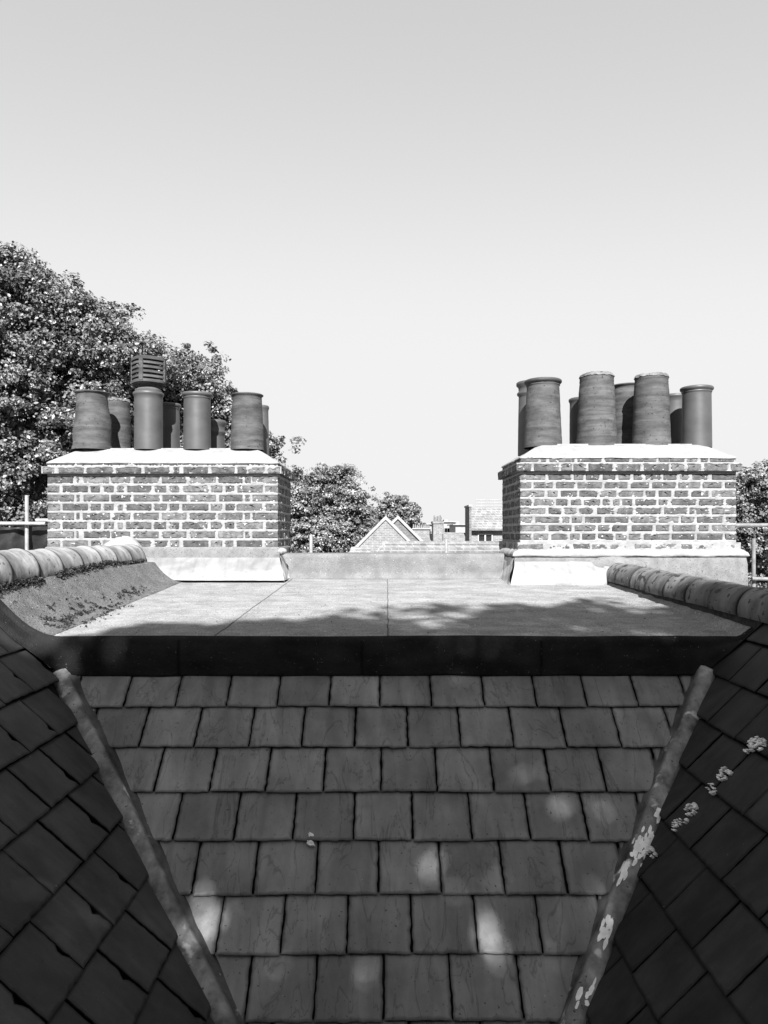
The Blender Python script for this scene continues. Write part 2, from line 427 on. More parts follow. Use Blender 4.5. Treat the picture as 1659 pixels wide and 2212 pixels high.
# ---- lead rolls in the valleys
def roll(pa, pb, r, mat, seed, label):
    pa, pb = Vector(pa), Vector(pb); d = (pb - pa).normalized()
    side = Vector((0, -1, 1)).normalized().cross(d).normalized()
    upv = d.cross(side).normalized()
    if upv.z < 0: upv = -upv
    mb = MB(); nv = 120
    prof = [(-1.75, -.75), (-1.4, -.45), (-1.08, -.25), (-.98, .3), (-.82, .62), (-.42, .78), (0, .80), (.42, .76), (.86, .58), (1.0, .28), (1.08, -.2), (1.4, -.42), (1.75, -.75)]
    L = (pb - pa).length
    def f(u, v):
        q = u * (len(prof) - 1); i = min(int(round(q)), len(prof) - 1); a, b = prof[i]
        k = 1 + .07 * nz(v * 7, seed) + .05 * nz(v * 21, u * 4, seed)
        rr = r * (k + (.1 if v < .02 else 0))
        dent = .10 * nz(v * 16, u * 5, seed + 4)
        p = pa + d * L * v + side * (a * rr + .010 * nz(v * 5, seed)) + upv * ((b + dent) * rr)
        if abs(a) > 1.2: p += side * math.copysign(.006 * nz(v * 40, a, seed), a)
        if v == 0: p += d * .02 * (b < .5)
        return p
    mb.grid(f, len(prof) - 1, nv, [(.25 if abs(a_) > 1.2 else .45 if abs(a_) > 1.03 else .8 if abs(a_) > .95 else 1.0) for _ in range(nv + 1) for a_, b_ in prof])  # flange tones paint in the shadow gap beside the roll
    n = len(prof); mb.f.append(tuple(range(n)))
    o = mb.build('lead_valley_roll', mat, house, smooth=True); o['label'] = label
    return o, f
def vl(y, n=.029): x = 2.05 - y; return (x - .024, y - n * .4, y - 4.33 + n + .010)
def vr(y, n=.029): x = (y - 1.84) / 1.13; return (x, y - n * .4, y - 4.33 + n)
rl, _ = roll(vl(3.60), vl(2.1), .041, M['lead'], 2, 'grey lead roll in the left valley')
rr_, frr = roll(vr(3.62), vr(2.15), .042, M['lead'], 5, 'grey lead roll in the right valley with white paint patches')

# ---- white paint splashes and droppings (thin flakes)
def splash(mb, fn, u, s, ru, rs, n, seed, ang=.6):
    rnd = random.Random(seed)
    for _ in range(n):
        q = rnd.uniform(0, 6.28); rad = math.sqrt(rnd.random())
        a = u + math.cos(q) * rad * ru; b = s + math.sin(q) * rad * rs
        if n > 50 and nz(a * 75, b * 75, seed * 1.7) < .04: continue
        ln = rnd.uniform(.004, .011); wd = rnd.uniform(.0008, .0022)
        ca, sa = math.cos(ang + rnd.uniform(-.3, .3)), math.sin(ang)
        pts = []
        for k in range(7):
            t = 6.283 * k / 7; e = math.cos(t) * ln * rnd.uniform(.7, 1.2); h = math.sin(t) * wd * rnd.uniform(.6, 1.3)
            pts.append((a + e * ca - h * sa, b + e * sa + h * ca))
        top = [fn(x, y, .0245) for x, y in pts]; bot = [fn(x, y, .012) for x, y in pts]
        mb.add(top + bot, [tuple(range(7))] + [(i, (i + 1) % 7, 7 + (i + 1) % 7, 7 + i) for i in range(7)])
def on_right(px, py):      # depth and distance down the slope for a spot of the photograph
    kx, kz = (px - 829.5) / 1600, -(py - 1150) / 1600
    d = -2.49 / (kz - 1.13 * kx); x = kx * d
    return d, (1.915 - x) / math.cos(be)
def on_centre(px, py):
    d = 4.33 / (1 + (py - 1150) / 1600)
    return (px - 829.5) / 1600 * d, (3.63 - d) / Q
sp = MB()
for i, (px, py, a, b, n, ang) in enumerate(((1573, 1679, .028, .02, 70, .3), (1548, 1712, .03, .012, 26, .4), (1643, 1615, .035, .02, 80, .5), (1622, 1632, .014, .012, 22, .2),
                                        (1500, 1755, .022, .018, 60, .3), (1468, 1790, .02, .02, 12, .4), (1490, 1782, .008, .008, 4, .4), (1414, 1848, .03, .012, 45, .4))):
    u, s = on_right(px, py); sp = MB(); splash(sp, right_w, u, s, a * 1.5, b * 1.6, int(n * 2.6), 40 + i, ang)
    sp.build('paint_splash', M['paint'], slope_r)
sp = MB()
for i, (px, py, a, b, n) in enumerate(((672, 1808, .010, .007, 14), (672, 1826, .016, .008, 26))):
    u, s = on_centre(px, py); sp = MB(); splash(sp, centre_w, u, s, a, b, n, 70 + i)
    sp.build('bird_dropping', M['paint'], slope_c)
# patches on the right roll
sp = MB(); rnd = random.Random(12)
for v0, u0, dv, du, n in ((.41, .55, .035, .25, 90), (.47, .35, .02, .12, 28), (.56, .45, .03, .1, 26), (.34, .6, .012, .12, 16), (.6, .75, .012, .05, 10), (.66, .5, .02, .14, 14), (.52, .8, .02, .05, 12), (.8, .4, .02, .1, 16)):
    sp = MB()
    for _ in range(int(n * .7)):
        v = v0 + rnd.gauss(0, dv * .5); u = min(.82, max(.18, u0 + rnd.gauss(0, du * .5)))
        pts = []
        a = rnd.uniform(.004, .012); b = rnd.uniform(.02, .05)
        c = []
        for k in range(7):
            t = 6.283 * k / 7
            vv, uu = v + math.cos(t) * a * rnd.uniform(.6, 1.2), u + math.sin(t) * b * rnd.uniform(.6, 1.2)
            q = uu * 12; i = int(q); kk = q - i
            p = Vector(frr(i / 12, vv)).lerp(Vector(frr(min(i + 1, 12) / 12, vv)), kk)
            c.append(p + Vector((0, -.0022, .0022)))
        sp.add(c, [tuple(range(7))])
    sp.build('paint_patch', M['paint'], rr_)

# ---- ridges
def ridge(cx, z0, y0, y1, r, mat, mbed, nt_, seed, label, kx=0.0, kz=0.0):
    rnd = random.Random(seed)
    bd = MB()
    def bed(u, v):
        a = -.5 + u * 1.0
        y = y0 + (y1 - y0) * v
        ang = math.pi * u
        x = cx - math.cos(ang) * (r - .022) ; z = z0 - .03 + math.sin(ang) * (r + .006)
        if u in (0, 1): z -= .05
        return (x + kx * (y - y0) + .008 * nz(y * 9, u * 3, seed), y, z + kz * (y - y0) + .008 * nz(y * 11, u * 5, seed))
    bd.grid(bed, 10, 90)
    rd = bd.build('ridge', mbed, house, smooth=True); rd['label'] = label
    L = (y1 - y0) / nt_
    for i in range(nt_):
        a, b = y0 + i * L, y0 + (i + 1) * L
        mb = MB(); dx, dz = rnd.uniform(-.005, .005), rnd.uniform(-.004, .004); yaw = rnd.uniform(-.012, .012); tone = rnd.uniform(.85, 1.12)
        prof = [(.0, .90), (.004, .955), (.03, .98), (.4, .985), (.86, .995), (.90, 1.02), (.93, 1.035), (.985, 1.035), (.99, .90)]
        def f(u, v):
            q = v * (len(prof) - 1); k = min(int(round(q)), len(prof) - 1); t, s = prof[k]
            ang = R(-14) + R(208) * u
            y = a + t * (L - .016) + .008
            rr = r * s * (1 + .012 * nz(u * 3, i * 3.1 + t, seed))
            return (cx + dx + kx * (y - y0) - math.cos(ang) * rr + yaw * (y - a), y, z0 + kz * (y - y0) + dz + math.sin(ang) * rr * 1.02)
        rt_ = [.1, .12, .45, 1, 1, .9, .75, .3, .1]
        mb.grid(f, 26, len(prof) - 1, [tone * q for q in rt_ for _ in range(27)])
        mb.build('ridge_tile', mat, rd, smooth=True)
    return rd
ridge(-2.05, -.225, 2.62, 5.98, .125, M['ridge_pale'], M['bedding'], 11, 3, 'pale sunlit clay ridge on the left')
ridge(1.91, -.415, 2.5, 5.90, .112, M['ridge_dark'], M['bedding'], 11, 6, 'darker lichened clay ridge on the right', -.018, .018)
# mortar lumps where the ridges meet the stacks
def lump(cx, cy, cz, rx, ry, rz, mat, seed, name='mortar_fillet', parent=None):
    mb = MB()
    def f(u, v):
        a, b = 2 * math.pi * u, math.pi * v
        k = 1 + .16 * nz(math.cos(a) * 2 + seed, math.sin(a) * 2, v * 3) + .05 * nz(math.cos(a) * 9 + seed, math.sin(a) * 9, v * 9)
        return (cx + rx * k * math.sin(b) * math.cos(a), cy + ry * k * math.sin(b) * math.sin(a), cz + rz * k * math.cos(b))
    mb.grid(f, 40, 24); return mb.build(name, mat, parent or house, smooth=True)
lump(-2.13, 6.02, -.16, .17, .08, .125, M['mortar'], 3)
lump(1.83, 5.90, -.32, .15, .08, .11, M['mortar'], 8)

# ---- moss under the left ridge and on the cove
def moss_mb(pts, seed, size=.012):
    rnd = random.Random(seed); mb = MB()
    for p in pts:
        p = Vector(p)
        for _ in range(3):
            n = Vector((rnd.gauss(0, 1), rnd.gauss(0, 1), rnd.gauss(.6, 1))).normalized(); a = n.orthogonal().normalized(); b = n.cross(a)
            q = p + Vector((rnd.gauss(0, size * .6), rnd.gauss(0, size * .6), abs(rnd.gauss(0, size * .5))))
            s = size * rnd.uniform(.4, 1.1)
            mb.add([q - a * s, q + b * s * .6, q + a * s, q - b * s * .6 + n * s * .5], [(0, 1, 2), (0, 2, 3)], rnd.uniform(.5, 1.6))
    return mb
rnd = random.Random(4)
pts = []
for i in range(2400):
    y = rnd.uniform(2.7, 5.9); x = -1.925 + abs(rnd.gauss(0, .012)) * (1.0 + .6 * nz(y * 6, 0)) 
    if nz(y * 5, 3.3) > -.35: pts.append((x, y, felt_pt(x, y) + .002 + rnd.random() * .022 * (1 if x < -1.90 else .3)))
for i in range(1100):
    y = rnd.gauss(4.15, .28); x = -1.70 + rnd.gauss(0, .055) + (y - 4.1) * .02
    if y > 3.7 and nz(x * 22, y * 16, 5) > .10: pts.append((x, y, felt_pt(x, y) + .003))
for i in range(160):
    y = rnd.gauss(5.0, .12); x = -1.72 + rnd.gauss(0, .02)
    if nz(x * 18, y * 14, 5) > 0: pts.append((x, y, felt_pt(x, y) + .003))
o = moss_mb(pts, 9, .009).build('moss', M['moss'])
tag(o, 'dark moss along the pale left ridge and the felt slope below it', 'moss', kind='stuff')

db = MB(); rnd = random.Random(77)
for _ in range(150):
    x, y = rnd.uniform(-1.4, 1.65), 3.68 + 2.2 * rnd.random() ** 1.6
    z = felt_pt(x, y) + .004; s_ = rnd.uniform(.003, .011); a = rnd.uniform(0, 6.28)
    q = [(x + math.cos(a + t) * s_ * (1 if i % 2 else .45), y + math.sin(a + t) * s_ * (1 if i % 2 else .45), z + rnd.uniform(0, .005)) for i, t in enumerate((0, 1.5, 3.1, 4.7))]
    db.add(q, [(0, 1, 2, 3)], rnd.choice([.4, 1, 1, 6]))
o = db.build('leaf_litter', M['moss'])
tag(o, 'specks of dead leaf and grit scattered on the flat felt roof', 'leaf litter', kind='stuff')

# ------------------------------------------------------------------ chimney stacks
def brick(mb, O, U, N, u0, u1, z0, z1, proud, back, rnd, seg=.022):
    U = Vector(U); N = Vector(N); O = Vector(O); Z = Vector((0, 0, 1))
    w_, h_ = u1 - u0, z1 - z0
    nu, nv = max(2, int(w_ / seg)), 3
    ring = [(u0 + w_ * i / nu, z0) for i in range(nu)] + [(u1, z0 + h_ * i / nv) for i in range(nv)] + \
           [(u1 - w_ * i / nu, z1) for i in range(nu)] + [(u0, z1 - h_ * i / nv) for i in range(nv)]
    cu, cz = (u0 + u1) / 2, (z0 + z1) / 2
    n = len(ring); o_, i_, b_ = [], [], []
    tilt = rnd.uniform(-.003, .003); pr = proud + rnd.uniform(-.003, .003)
    for (a, b) in ring:
        a2, b2 = a + rnd.uniform(-.0032, .0032), b + rnd.uniform(-.0032, .0032)
        o_.append((a2, b2)); sx = .007 if a2 < cu else -.007; sz = .007 if b2 < cz else -.007
        if u0 + .01 < a2 < u1 - .01: sx = 0
        if z0 + .01 < b2 < z1 - .01: sz = 0
        i_.append((a2 + sx, b2 + sz))
    def W(a, b, nn): return O + U * a + Z * b + N * (nn + tilt * (a - cu) / max(w_, .05))
    vs = [W(a, b, -back) for a, b in o_] + [W(a, b, pr - .005 + rnd.uniform(-.0015, .0015)) for a, b in o_] + [W(a, b, pr + rnd.uniform(-.0012, .0012)) for a, b in i_] + \
         [W(u0 + w_ * .25, cz, pr + .001), W(u1 - w_ * .25, cz, pr + .001)]
    fs = []
    for i in range(n):
        j = (i + 1) % n
        fs += [(i, j, n + j, n + i), (n + i, n + j, 2 * n + j, 2 * n + i)]
        ma = (i_[i][0] + i_[j][0]) / 2
        c = 3 * n if ma < cu else 3 * n + 1
        fs.append((2 * n + i, 2 * n + j, c))
        if (i_[i][0] < cu) != (i_[j][0] < cu): fs.append((2 * n + i if c == 3 * n + 1 else 2 * n + j, 3 * n, 3 * n + 1))
    t = rnd.choice([.75, .85, .95, 1.0, 1.1, 1.2, 1.4]) * rnd.uniform(.92, 1.08)
    mb.add(vs, fs, t)

def generic_row(w_, odd, rnd):
    out = []; u = 0.0
    first = .105 if odd else .215
    ln = first
    while u < w_ - .03:
        e = min(w_, u + ln)
        if w_ - e < .05: e = w_
        out.append((u, e - (.012 if e < w_ else 0))); u = e
        ln = rnd.choice([.215, .215, .105]) + .0
    return out

def mortar_face(mb, O, U, N, w_, z0, z1, rects, seed, du=.008):
    """pointing: stands a little proud in the joints, smears over the brick edges, sinks behind the bricks"""
    U = Vector(U); N = Vector(N); O = Vector(O)
    nu, nv = max(2, int(w_ / du)), max(2, int((z1 - z0) / (du * .75)))
    by = {}
    def f(u, v):
        a = w_ * u; z = z0 + (z1 - z0) * v
        n1 = nz(a * 16 + seed, z * 26, seed); n2 = nz(a * 60, z * 60 + seed, seed)
        mg = .0015 + .007 * max(0, n1) ** 1.0 + .003 * n2
        inside = False
        for (ra, rb, rz0, rz1) in rects:
            if rz0 + mg < z < rz1 - mg and ra + mg < a < rb - mg: inside = True; break
        if inside and n1 + .5 * n2 > .52: inside = False
        h = -.018 if inside else .0015 + .004 * n1 + .003 * n2
        if u in (0, 1): h = min(h, 0)
        return O + U * a + N * h + Vector((0, 0, z))
    mb.grid(f, nu, nv)

def stack(cfg):
    X0, X1, Y0, Y1 = cfg['x0'], cfg['x1'], cfg['y0'], cfg['y1']
    root = thing('chimney_stack', cfg['label'], 'chimney', ((X0 + X1) / 2, (Y0 + Y1) / 2, -1.2), 'brick chimney stacks with clay pots')
    rnd = random.Random(cfg['seed'])
    bm_, mm = MB(), MB()
    sc = cfg['scale']      # metres per zoomed pixel
    w_, dp = X1 - X0, Y1 - Y0
    def faces(e):          # e: how far the course projects
        return [((X0 - e, Y0 - e, 0), (1, 0, 0), (0, -1, 0), w_ + 2 * e), ((X1 + e, Y0 - e, 0), (0, 1, 0), (1, 0, 0), dp + 2 * e),
                ((X1 + e, Y1 + e, 0), (-1, 0, 0), (0, 1, 0), w_ + 2 * e), ((X0 - e, Y1 + e, 0), (0, -1, 0), (-1, 0, 0), dp + 2 * e)]
    rects = {}
    def course(z0, z1, e, row, odd):
        for k, (O, U, N, ww) in enumerate(faces(e)):
            if k == 0 and row:
                # row given in zoomed pixels, mapped on the face
                rw = [((a - cfg['px0']) * sc, (b - cfg['px0']) * sc) for a, b in row]
                rw = [(max(a + e, 0.0), min(b + e, ww)) for a, b in rw]
            else:
                rw = generic_row(ww, odd if k % 2 == 0 else not odd, rnd)
            # corner bricks sit a hair inside so neighbours' faces never share a plane
            for (a, b) in rw:
                if b - a < .012: continue
                rects.setdefault((e, k), []).append((a if a > .01 else -1, b if b < ww - .01 else ww + 1, z0 + .003, z1 - .003))
                c0 = a + (.0035 if a < .01 and k % 2 else 0); c1 = b - (.0035 if b > ww - .01 and k % 2 else 0)
                brick(bm_, O, U, N, c0, c1, z0 + .004 + rnd.uniform(-.002, .002), z1 - .004 + rnd.uniform(-.002, .002), 0.0, .04, rnd)
    for (z0, z1, e, row, odd) in cfg['courses']:
        course(z0, z1, e, row, odd)
    b = bm_.build('brickwork', M['brick'], root)
    # mortar: a core box with rough faces
    for e, za, zb in cfg['mortar']:
        for k, (O, U, N, ww) in enumerate(faces(e)):
            mortar_face(mm, O, U, N, ww, za, zb, rects.get((e, k), []), 3 + k + cfg['seed'], du=.0075 if k == 0 else .010 if k in (1, 3) else .04)
    for e, z in cfg['ledges']:
        mm.add([(X0 - e, Y0 - e, z), (X1 + e, Y0 - e, z), (X1 + e, Y1 + e, z), (X0 - e, Y1 + e, z)], [(0, 1, 2, 3)])
    mm.build('pointing', M['mortar'], root, smooth=True)
    # sloping mortar cap
    cp = MB(); zc, zt, e0, rb = cfg['cap']
    def capf(u, v):
        # u around, v from rim to centre
        per = 2 * (w_ + dp); t = u * per
        cxm, cym = (X0 + X1) / 2, (Y0 + Y1) / 2
        hx, hy = w_ / 2 + e0, dp / 2 + e0
        a = 2 * math.pi * u
        ca, sa = math.cos(a), math.sin(a)
        k = 1 / max(abs(ca) , abs(sa), 1e-6)
        sx, sy = ca * k, sa * k
        prof = [(0, -.008), (0, 0.0), (.012, .010), (.05, .028), (.10, .060), (.16, .092), (.22, .115), (.30, .128), (.42, .132)]
        q = v * (len(prof) - 1); i = min(int(round(q)), len(prof) - 1); ins, dz = prof[i]
        ins2 = min(ins, min(hx, hy))
        x = cxm + sx * (hx - ins2 * (1 + .0)); y = cym + sy * (hy - ins2)
        zz = zc + dz * (zt - zc) / .132 if dz > 0 else zc + dz
        j = .010 * nz(x * 3, y * 3, cfg['seed']) + .006 * nz(x * 12, y * 12, 3)
        out = .006 * nz(x * 6, y * 6, 9)
        return (x + sx * out, y + sy * out, zz + j * (1 if i > 1 else .6))
    cp.grid(capf, 320, 8)
    cxm, cym = (X0 + X1) / 2, (Y0 + Y1) / 2
    cp.box(X0 + .25, X1 - .25, Y0 + .25, Y1 - .25, zc, zt - .004)
    cp.build('mortar_cap', M['mortar'], root, smooth=True)
    return root

def rows_of(txt):
    return [[tuple(float(q) for q in p.split('-')) for p in ln.split(',')] for ln in txt.strip().split('\n')]
Lr = rows_of("""258-398,412-428,447-588,598-700,718-855,872-1000,1018-1155,1172-1300,1310-1338,1350-1487
258-323,337-472,490-540,557-608,632-662,680-812,830-895,912-960,978-1115,1132-1190,1207-1255,1270-1405,1422-1487""")
Ltop = rows_of("258-405,413-550,560-705,715-865,875-1015,1025-1180,1190-1335,1345-1487")[0]
Lcol = rows_of("243-303,325-460,475-615,632-765,783-915,937-968,988-1120,1138-1262,1275-1325,1335-1418,1435-1502")[0]
sL = .001515            # 1883 mm over 1229 px, at its distance
gl = .0748
crs = [(.545, .572, .0, Ltop, False), (.476, .530, .034, Lcol, True)]
zt = .462
for i in range(9):
    row = [(a + random.uniform(-3, 3) * (a > 260), b + random.uniform(-3, 3) * (b < 1480)) for a, b in Lr[i % 2]]
    crs.append((zt - gl * (i + 1) + .010, zt - gl * i - .004, 0, row, bool(i % 2)))
left_stack = stack(dict(x0=-2.749, x1=-.868, y0=6.05, y1=6.88, label='left brick chimney stack carrying the louvred cowl, beside the pale ridge', seed=11,
    scale=(2.749 - .868) / 1229, px0=258, courses=crs,
    mortar=[(0, -.3, .476), (.034, .479, .536), (0, .53, .575)], ledges=[(.033, .481), (.032, .534)], cap=(.572, .72, .006, 0)))

Rr = rows_of("""322-455,470-592,607-660,675-745,765-832,850-915,930-978,995-1078,1093-1165,1182-1230,1250-1335,1357-1487
322-378,392-495,513-612,628-760,777-900,915-1015,1033-1160,1175-1292,1308-1410,1430-1487
322-450,466-520,537-625,640-735,752-838,853-985,1000-1052,1070-1137,1155-1227,1247-1338,1357-1487
322-380,393-497,512-575,592-648,663-750,765-805,820-855,870-925,940-1055,1070-1115,1137-1270,1287-1418,1432-1487
322-455,470-540,555-622,637-715,735-825,842-928,945-1080,1097-1220,1235-1342,1357-1487
322-380,400-530,545-583,598-650,668-758,775-905,920-1055,1070-1177,1192-1260,1277-1415,1432-1487
322-452,470-597,612-725,740-800,817-897,920-1035,1053-1125,1143-1268,1283-1338,1357-1487
322-375,388-468,485-572,587-640,655-725,740-820,835-893,908-970,988-1125,1140-1262,1277-1413,1430-1487
300-440,450-585,600-690,700-850,865-920,930-1025,1040-1168,1180-1245,1260-1365,1380-1512""")
Rcol = rows_of("298-372,388-520,535-592,600-668,682-812,830-962,978-1115,1130-1198,1215-1288,1303-1432,1448-1508")[0]
Rtop = rows_of("322-460,475-612,628-760,777-910,925-1057,1070-1208,1222-1280,1295-1335,1348-1482")[0]
RX0, RX1, RY = (1124 - 829.5) / 1600 * 5.95, (1590 - 829.5) / 1600 * 5.95, 5.95
gr = .0690
crs = [(.560, .603, 0, Rtop, False), (.487, .548, .036, Rcol, True)]
zt = .478
for i in range(8):
    crs.append((zt - gr * (i + 1) + .009, zt - gr * i - .005, 0, Rr[i], bool(i % 2)))
crs.append((-.140, -.085, .028, Rr[8], True))
right_stack = stack(dict(x0=RX0, x1=RX1, y0=RY, y1=6.85, label='right brick chimney stack on a rendered plinth, with two mortar topped pots', seed=23,
    scale=(RX1 - RX0) / (1487 - 318), px0=318, courses=crs,
    mortar=[(0, -.3, .487), (.036, .490, .556), (0, .55, .606), (.026, -.16, -.08)], ledges=[(.035, .492), (.034, .554), (.026, -.081)], cap=(.604, .745, .006, 0)))

# bases of the stacks
def sweep_u(mb, x0, x1, y0, y1, prof, seed, n=110, amp=.004):
    """profile (out, z) swept round the front and both sides"""
    path = [((x0, y1), (-1, 0)), ((x0, y0), (-.9, -.9)), ((x1, y0), (.9, -.9)), ((x1, y1), (1, 0))]
    seg = [(path[0], path[1], 24), (path[1], path[2], n), (path[2], path[3], 24)]
    for (a, na), (b, nb), k in seg:
        ds = {24: None}
        def f(u, v, a=a, b=b, na=na, nb=nb):
            q = v * (len(prof) - 1); i = min(int(q), len(prof) - 2); kk = q - i
            out = prof[i][0] * (1 - kk) + prof[i + 1][0] * kk; z = prof[i][1] * (1 - kk) + prof[i + 1][1] * kk
            nx = na[0] + (nb[0] - na[0]) * u; ny = na[1] + (nb[1] - na[1]) * u
            if a[0] != b[0]: nx = (-1 if u == 0 else 1 if u == 1 else (2 * u - 1)); ny = -1
            else: nx = math.copysign(1, nb[0] if abs(nb[0]) else na[0]); ny = -1 if (u == 1 and b[1] == y0) or (u == 0 and a[1] == y0) else 0
            j = amp * nz(a[0] + u * 9 + seed, z * 12, seed) + amp * .5 * nz(u * 60 + seed, z * 50, seed)
            x = a[0] + (b[0] - a[0]) * u + (nx * out if a[0] == b[0] or u in (0, 1) else nx * out * 0 + (2 * u - 1) * out)
            y = a[1] + (b[1] - a[1]) * u + ny * (out + j)
            return (x, y, z + j)
        mb.grid(f, k, 8)
# left: cement band then lead
cb_ = MB(); sweep_u(cb_, -2.749, -.868, 6.05, 6.6, [(.004, -.118), (.016, -.130), (.018, -.215), (.018, -.6)], 3, amp=.003)
cb_.build('cement_band', M['cement'], left_stack, smooth=True)
ld = MB()
def lead_front(mb, x0, x1, yt, zt_, yb, zb, xo, seed, hang=0.03):
    def f(u, v):
        x = (x0 + (x1 - x0) * u) + (xo * v * (2 * u - 1)); y = yt + (yb - yt) * (v ** 1.1); z = zt_ + (zb - zt_) * v
        y += -.012 * math.sin(v * 3.0) + .007 * nz(x * 5, v * 2, seed) + .003 * nz(x * 17, v * 6, seed)
        return (x, y, z + .008 * nz(x * 2, v, seed) * v)
    mb.grid(f, 90, 14)
lead_front(ld, -1.98, -.85, 6.028, -.205, 5.925, -.385, .055, 4)
ld.build('lead_flashing', M['lead_new'], left_stack, smooth=True)
ls = MB()
def lead_side(mb, x, s, y0, y1, zt_, zb, out, seed):
    def f(u, v):
        y = y0[0] + (y1 - y0[0]) * u if v == 0 else (y0[0] + (y0[1] - y0[0]) * v) * (1 - u) + y1 * u
        xx = x + s * (out * v + .004 + .012 * nz(y * 8, v * 3, seed))
        return (xx, y, zt_ + (zb - zt_) * v + .006 * nz(y * 9, v * 4, seed))
    mb.grid(f, 20, 12)
lead_side(ls, -.852, 1, (6.028, 5.922), 6.30, -.19, -.385, .055, 6)
ls.build('side_flashing', M['lead_side'], left_stack, smooth=True)
lump(-.845, 6.08, -.155, .045, .05, .028, M['mortar'], 21, 'mortar_fillet', left_stack)
# right: mortar ledge, rendered plinth, lead on its inner half
ml_ = MB(); sweep_u(ml_, RX0, RX1, RY, 6.6, [(.026, -.135), (.045, -.143), (.065, -.160), (.075, -.185), (.060, -.198)], 5, amp=.010)
ml_.build('mortar_ledge', M['mortar'], right_stack, smooth=True)
rp = MB(); sweep_u(rp, RX0, RX1, RY, 6.6, [(.03, -.17), (.055, -.20), (.062, -.25), (.066, -.45), (.07, -2.2)], 7, amp=.003)
rp.build('rendered_plinth', M['cement'], right_stack, smooth=True)
ld = MB(); lead_front(ld, RX0 - .055, 1.98, RY - .085, -.232, RY - .165, -.415, .055, 9)
ld.build('lead_flashing', M['lead_new'], right_stack, smooth=True)
ls = MB(); lead_side(ls, RX0 - .062, -1, (RY - .085, RY - .168), 6.28, -.205, -.415, .055, 12)
ls.build('side_flashing', M['lead_side'], right_stack, smooth=True)
lump(1.84, 5.885, -.27, .24, .05, .075, M['cement'], 31, 'mortar_fillet', right_stack)
# little bracket on the left stack
hk = MB(); hp = P(763, 1064, 6.045)
hk.tube(hp + Vector((-.0, -.03, .018)), hp + Vector((0, -.032, -.018)), .008); hk.tube(hp + Vector((0, 0, .016)), hp + Vector((0, -.034, .016)), .008); hk.tube(hp + Vector((0, 0, -.016)), hp + Vector((0, -.034, -.016)), .008)
hk.build('iron_bracket', M['steel'], left_stack)

